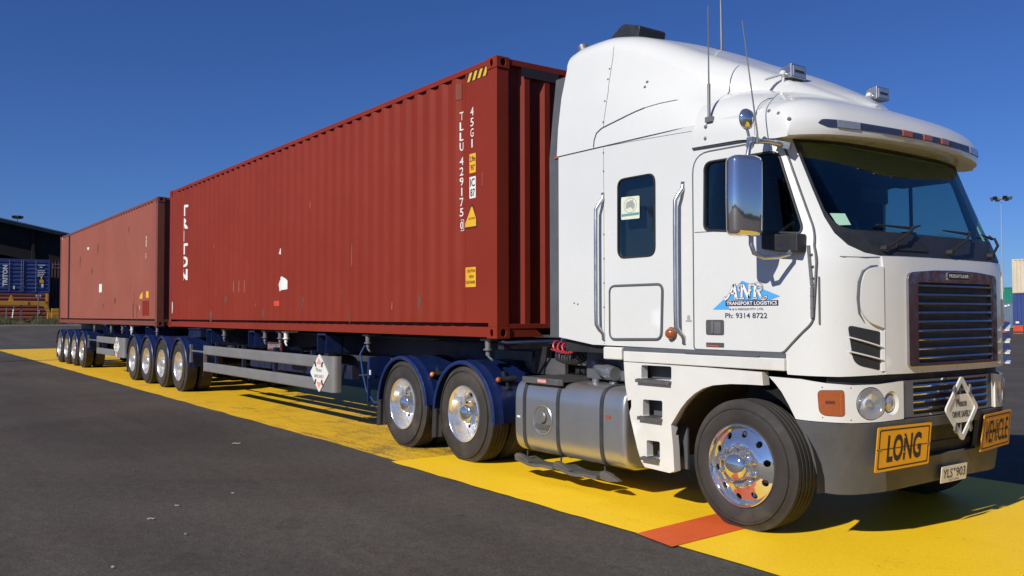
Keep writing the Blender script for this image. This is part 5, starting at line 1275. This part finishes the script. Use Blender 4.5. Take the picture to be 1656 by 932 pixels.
bc_ = yard_box('navy blue container stacked on a red one in the yard at left', 'navy_container', -91.5, -89, 2.85, 8.91, 3.78, 7.02, horiz=True)
dl = MB()
for y in (5.45, 6.45, 6.62, 7.70): dl.cyl((-88.96, y, 3.9), (-88.96, y, 6.9), .022, 6)
for y in (6.42, 6.65, 5.42): dl.box(-88.95, -88.91, y-.12, y+.14, 4.30, 4.35)
dl.build('door_bars', 'steel_post', bc_)
lt = MB()
letter(lt, 'TRITON', 5.30, 4.35, VXW(-88.97), 2.05, .42, .02, rot=True, bold=.04); lt.build('lettering', 'label_white', bc_, fix=False)
lt = MB()
for y, z, w in ((7.90, 6.42, .55), (8.02, 6.22, .25), (7.84, 5.88, .60), (7.86, 5.70, .62), (7.84, 5.52, .55), (7.84, 5.36, .50)):
    k = y
    while k < y+w: ww = random.uniform(.05, .13); lt.box(-88.985, -88.96, k, k+ww, z, z+.09); k += ww+.04
lt.build('small_print', 'label_white', bc_)
y_ = MB(); sheet(y_, [(8.02, 4.75), (8.38, 4.75), (8.38, 4.95), (8.25, 5.10), (8.12, 5.10), (8.02, 4.95)], VXW(-88.99), (), .01, .03, .3); y_.sphere((-88.97, 8.20, 5.22), .08, 8); y_.build('warning_label', 'label_yellow', bc_)
y_ = MB(); y_.box(-88.97, -88.95, 8.18, 8.36, 4.32, 4.66); y_.box(-88.97, -88.95, 5.78, 5.92, 4.10, 4.42); y_.build('white_placard', 'label_white', bc_)
reseat(bc_)
rc_ = yard_box('red container at ground level below the stacked navy one', 'container_faded', -91.5, -89, 2.85, 8.85, .95, 3.70, horiz=True)
mk = MB()
for y, z in ((7.70, 3.42), (8.05, 3.42), (7.95, 1.95), (7.95, 1.75)): mk.box(-88.985, -88.97, y, y+.12, z, z+.14)
mk.build('white_mark', 'label_white', rc_); reseat(rc_)
dc_ = yard_box('dark maroon container beside the stacked navy one', 'maroon_container', -98, -92, 9.2, 14.5, 1.0, 7.2)
mk = MB()
for z in (6.35, 6.74): mk.box(-91.985, -91.97, 9.6, 10.3, z, z+.03)
for y in (9.6, 10.27): mk.box(-91.985, -91.97, y, y+.03, 6.38, 6.74)
mk.build('plate_outline', 'sticker_grey', dc_); reseat(dc_)
yg = empty('container_chassis', 'yellow gooseneck trailer chassis parked before the red container', 'trailer', (-86.7, 6, 1.1))
b_ = MB(); b_.box(-86.8, -86.4, -2, 6.75, 2.55, 2.93); b_.prism([(6.75, 2.55), (6.75, 2.93), (8.15, 2.86), (8.42, 2.55), (8.72, 1.62), (8.95, 1.25), (8.35, 1.20), (8.42, 1.75), (8.10, 2.38), (7.6, 2.52)], 'x', -86.75, -86.45); b_.build('gooseneck_beam', 'yellow_machine', yg, bevel=.02)
b_ = MB(); b_.box(-86.9, -86.3, 8.72, 9.35, 1.18, 2.27); b_.build('counterweight', 'yellow_machine', yg, bevel=.03)
b_ = MB(); b_.prism([(5.15, 2.93), (5.55, 2.93), (5.42, 3.46), (5.32, 3.46)], 'x', -86.7, -86.5); b_.box(-86.7, -86.5, 8.26, 8.44, 2.95, 3.66); b_.build('stanchion', 'yellow_machine', yg)
b_ = MB(); b_.tube([(-86.6, 5.62, 2.55), (-86.5, 5.48, 1.35)], .06, 8); b_.build('support_leg', 'label_white', yg); b_ = MB(); b_.box(-86.68, -86.52, 6.12, 6.26, 1.1, 2.55); b_.build('support_leg', 'steel_post', yg)
reseat(yg)
# wire fence along the verge
wf = empty('wire_fence', 'thin wire fence with a tall post along the grass verge', 'fence', (-85.6, 4, 1))
for k, y in enumerate((-2, 1.5, 4.9, 7.48, 11)):
    p_ = MB(); p_.cyl((-85.6, y, .5), (-85.6, y, 3.6 if k == 3 else 2.3), .05, 8); p_.build('post', 'steel_post', wf)
w_ = MB()
for z in (1.55, 1.95, 2.25): w_.tube([(-85.6, -2, z), (-85.6, 1.5, z-.02), (-85.6, 4.9, z), (-85.6, 7.48, z), (-85.6, 11, z)], .016, 5)
w_.build('wires', 'chassis_dark', wf); reseat(wf)
# storage shed, open to this side
sd_ = empty('storage_shed', 'large dark open-sided storage shed behind the stacked containers', 'shed', (-140, 10, .9))
r_ = MB(); rA, rB = (-30, 21.8), (46, 6.85)
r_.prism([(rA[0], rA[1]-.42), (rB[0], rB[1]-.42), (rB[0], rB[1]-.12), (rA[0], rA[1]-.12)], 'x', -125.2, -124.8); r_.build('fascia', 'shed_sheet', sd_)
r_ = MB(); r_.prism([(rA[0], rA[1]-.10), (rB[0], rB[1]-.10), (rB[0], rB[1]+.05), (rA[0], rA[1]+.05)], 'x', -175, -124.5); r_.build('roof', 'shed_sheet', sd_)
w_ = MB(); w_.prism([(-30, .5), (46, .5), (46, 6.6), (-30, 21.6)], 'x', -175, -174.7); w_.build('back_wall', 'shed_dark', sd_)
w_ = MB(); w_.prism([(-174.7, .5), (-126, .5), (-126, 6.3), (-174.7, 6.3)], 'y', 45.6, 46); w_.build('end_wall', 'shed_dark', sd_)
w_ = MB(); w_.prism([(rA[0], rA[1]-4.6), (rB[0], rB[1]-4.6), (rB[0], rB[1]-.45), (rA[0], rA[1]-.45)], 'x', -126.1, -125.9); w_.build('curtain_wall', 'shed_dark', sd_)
for y in (-12, 0, 12.2, 24, 36):
    p_ = MB(); zt = rA[1]+(rB[1]-rA[1])*(y-rA[0])/(rB[0]-rA[0])-.5; p_.box(-125.8, -125.5, y-.15, y+.15, .5, zt); p_.build('column', 'shed_dark', sd_)
reseat(sd_)
# lighting masts
def mast(label, x, y, z0, h, n, rad):
    m_ = empty('light_mast', label, 'lamp post', (x, y, z0), 'lighting masts of the yard'); p_ = MB(); p_.tube([(x, y, z0), (x, y, z0+h*.5), (x, y, z0+h)], [.15, .11, .07], 12); p_.build('pole', 'mast_haze', m_)
    f = MB(); f.lathe([(rad*.7, 0), (rad*.7, .12), (rad*.6, .12), (rad*.6, 0)], (x, y, z0+h-.3), 'z', 20); f.box(x-rad*.7, x+rad*.7, y-.05, y+.05, z0+h-.3, z0+h-.2); f.box(x-.05, x+.05, y-rad*.7, y+rad*.7, z0+h-.3, z0+h-.2); f.build('head_frame', 'steel_post', m_)
    for k in range(n):
        a = 2*math.pi*(k+.3)/n; c = Vector((x+rad*math.cos(a), y+rad*math.sin(a), z0+h-.15)); d_ = Vector((math.cos(a), math.sin(a), -.5)).normalized(); u = Vector((-math.sin(a), math.cos(a), 0)); w = d_.cross(u)
        l_ = MB(); l_.obox(c, d_*.16, u*.34, w*.30); l_.obox(c-d_*.25, d_*.1, u*.18, w*.18); l_.tube([(x+rad*.65*math.cos(a), y+rad*.65*math.sin(a), z0+h-.25), c-d_*.2], .05, 6); l_.build('floodlight', 'dark_plastic', m_)
    reseat(m_)
mast('tall light mast showing above the dark shed roof', -240, 23.6, 2.4, 23.6, 8, 1.05)
mast('tall light mast with a ring of floodlights, right of the white cab', -69.6, 160, 0, 22.6, 6, 1.55)
# what shows past the right side of the cab
yard_box('cream container stacked on a blue one at the far right', 'cream_container', -25.98, -13.8, 68, 70.44, 3.22, 5.9)
yard_box('blue container below the stacked cream one at the far right', 'navy_container', -25.98, -13.8, 68, 70.44, .62, 3.20)
yard_box('bright green container stacked on a slate one, right of the cab', 'green_container', -40.5, -37.75, 94, 106, 2.85, 4.46)
sl_ = yard_box('slate blue container below the stacked green one', 'slate_container', -40.5, -37.75, 94, 106, .05, 2.83)
mk = MB(); mk.box(-38.72, -38.40, 93.96, 93.985, 2.36, 2.52); mk.box(-38.34, -38.15, 93.96, 93.985, 2.42, 2.60); mk.build('white_mark', 'label_white', sl_); reseat(sl_)
bs_ = empty('road_trailer', 'low trailer with orange tail boards under the blue container', 'trailer', (-20, 69.2, 0))
b_ = MB(); b_.box(-25.9, -13.9, 68.1, 70.3, .42, .60); b_.build('deck', 'chassis_dark', bs_, bevel=.02)
b_ = MB(); b_.box(-25.95, -25.2, 67.93, 68.05, .20, .66); b_.box(-25.95, -25.2, 67.93, 68.05, -.0, .08); b_.build('tail_board', 'barrier_red', bs_)
b_ = MB(); b_.box(-25.75, -25.5, 67.90, 67.925, .82, .98); b_.build('reflector', 'label_white', bs_)
for x in (-24.2, -22.9, -16):
    b_ = MB(); b_.lathe([(.05, 0), (.25, .02), (.27, -.02), (.47, -.02), (.50, .05), (.50, .25), (.2, .27)], (x, 68.1, .50), 'y', 24); b_.build('wheel', 'tyre_rubber', bs_)
reseat(bs_)
wc = empty('traffic_barrel', 'small orange marker barrel standing right of the cab', 'barrel', (-23.0, 60, 0))
b_ = MB(); b_.lathe([(.0005, 0), (.36, 0), (.36, .08), (.30, .10), (.28, .5), (.25, .52), (.24, 1.0), (.10, 1.15), (.0005, 1.17)], (-23.0, 60, 0), 'z', 20); b_.build('barrel_body', 'barrier_red', wc); b_ = MB(); b_.lathe([(.284, .30), (.286, .32), (.283, .44), (.280, .46)], (-23.0, 60, 0), 'z', 20); b_.build('band', 'label_white', wc); reseat(wc)
# unseen container added ahead of the truck for the chrome to mirror
ah = yard_box('unseen dark maroon container added ahead of the truck for the chrome grille to mirror', 'maroon_container', 8.0, 20.2, 15.5, 17.94, 0, 2.9)
# litter on the asphalt
for k, (x, y, l_, w_, a, lab) in enumerate(((-3.29, -1.535, .17, .05, 144, 'long white paper strip on the asphalt near the yellow lane'), (.24, -3.38, .085, .035, 150, 'bent scrap of white paper on the dark asphalt in the foreground'), (-.12, -3.09, .06, .018, 144, 'thin white scrap on the asphalt just behind the bent paper'), (-.35, -2.56, .05, .022, 140, 'small white scrap on the asphalt, nearest to the painted edge'), (.88, -3.30, .035, .025, 130, 'tiny pale scrap on the asphalt below the row of scraps'), (1.46, -3.90, .03, .028, 100, 'pale pebble-sized scrap lowest in the foreground'))):
    m_ = MB(); ca, sa_ = math.cos(R(a-90)), math.sin(R(a-90)); rows = []
    l_, w_ = l_*.60, w_*.5
    for i in range(5):
        u = -l_/2+l_*i/4; rows.append([(x+u*ca-v*sa_, y+u*sa_+v*ca, .005+.008*math.sin(i*1.9+k)**2+h) for v, h in ((-w_/2, 0), (w_/2, .004), (w_/2, .006), (-w_/2, .002))])
    m_.grid(rows, True, True, True); o = m_.build('paper_scrap', 'paper'); tag(o, lab, 'litter', 'scraps of paper on the asphalt')
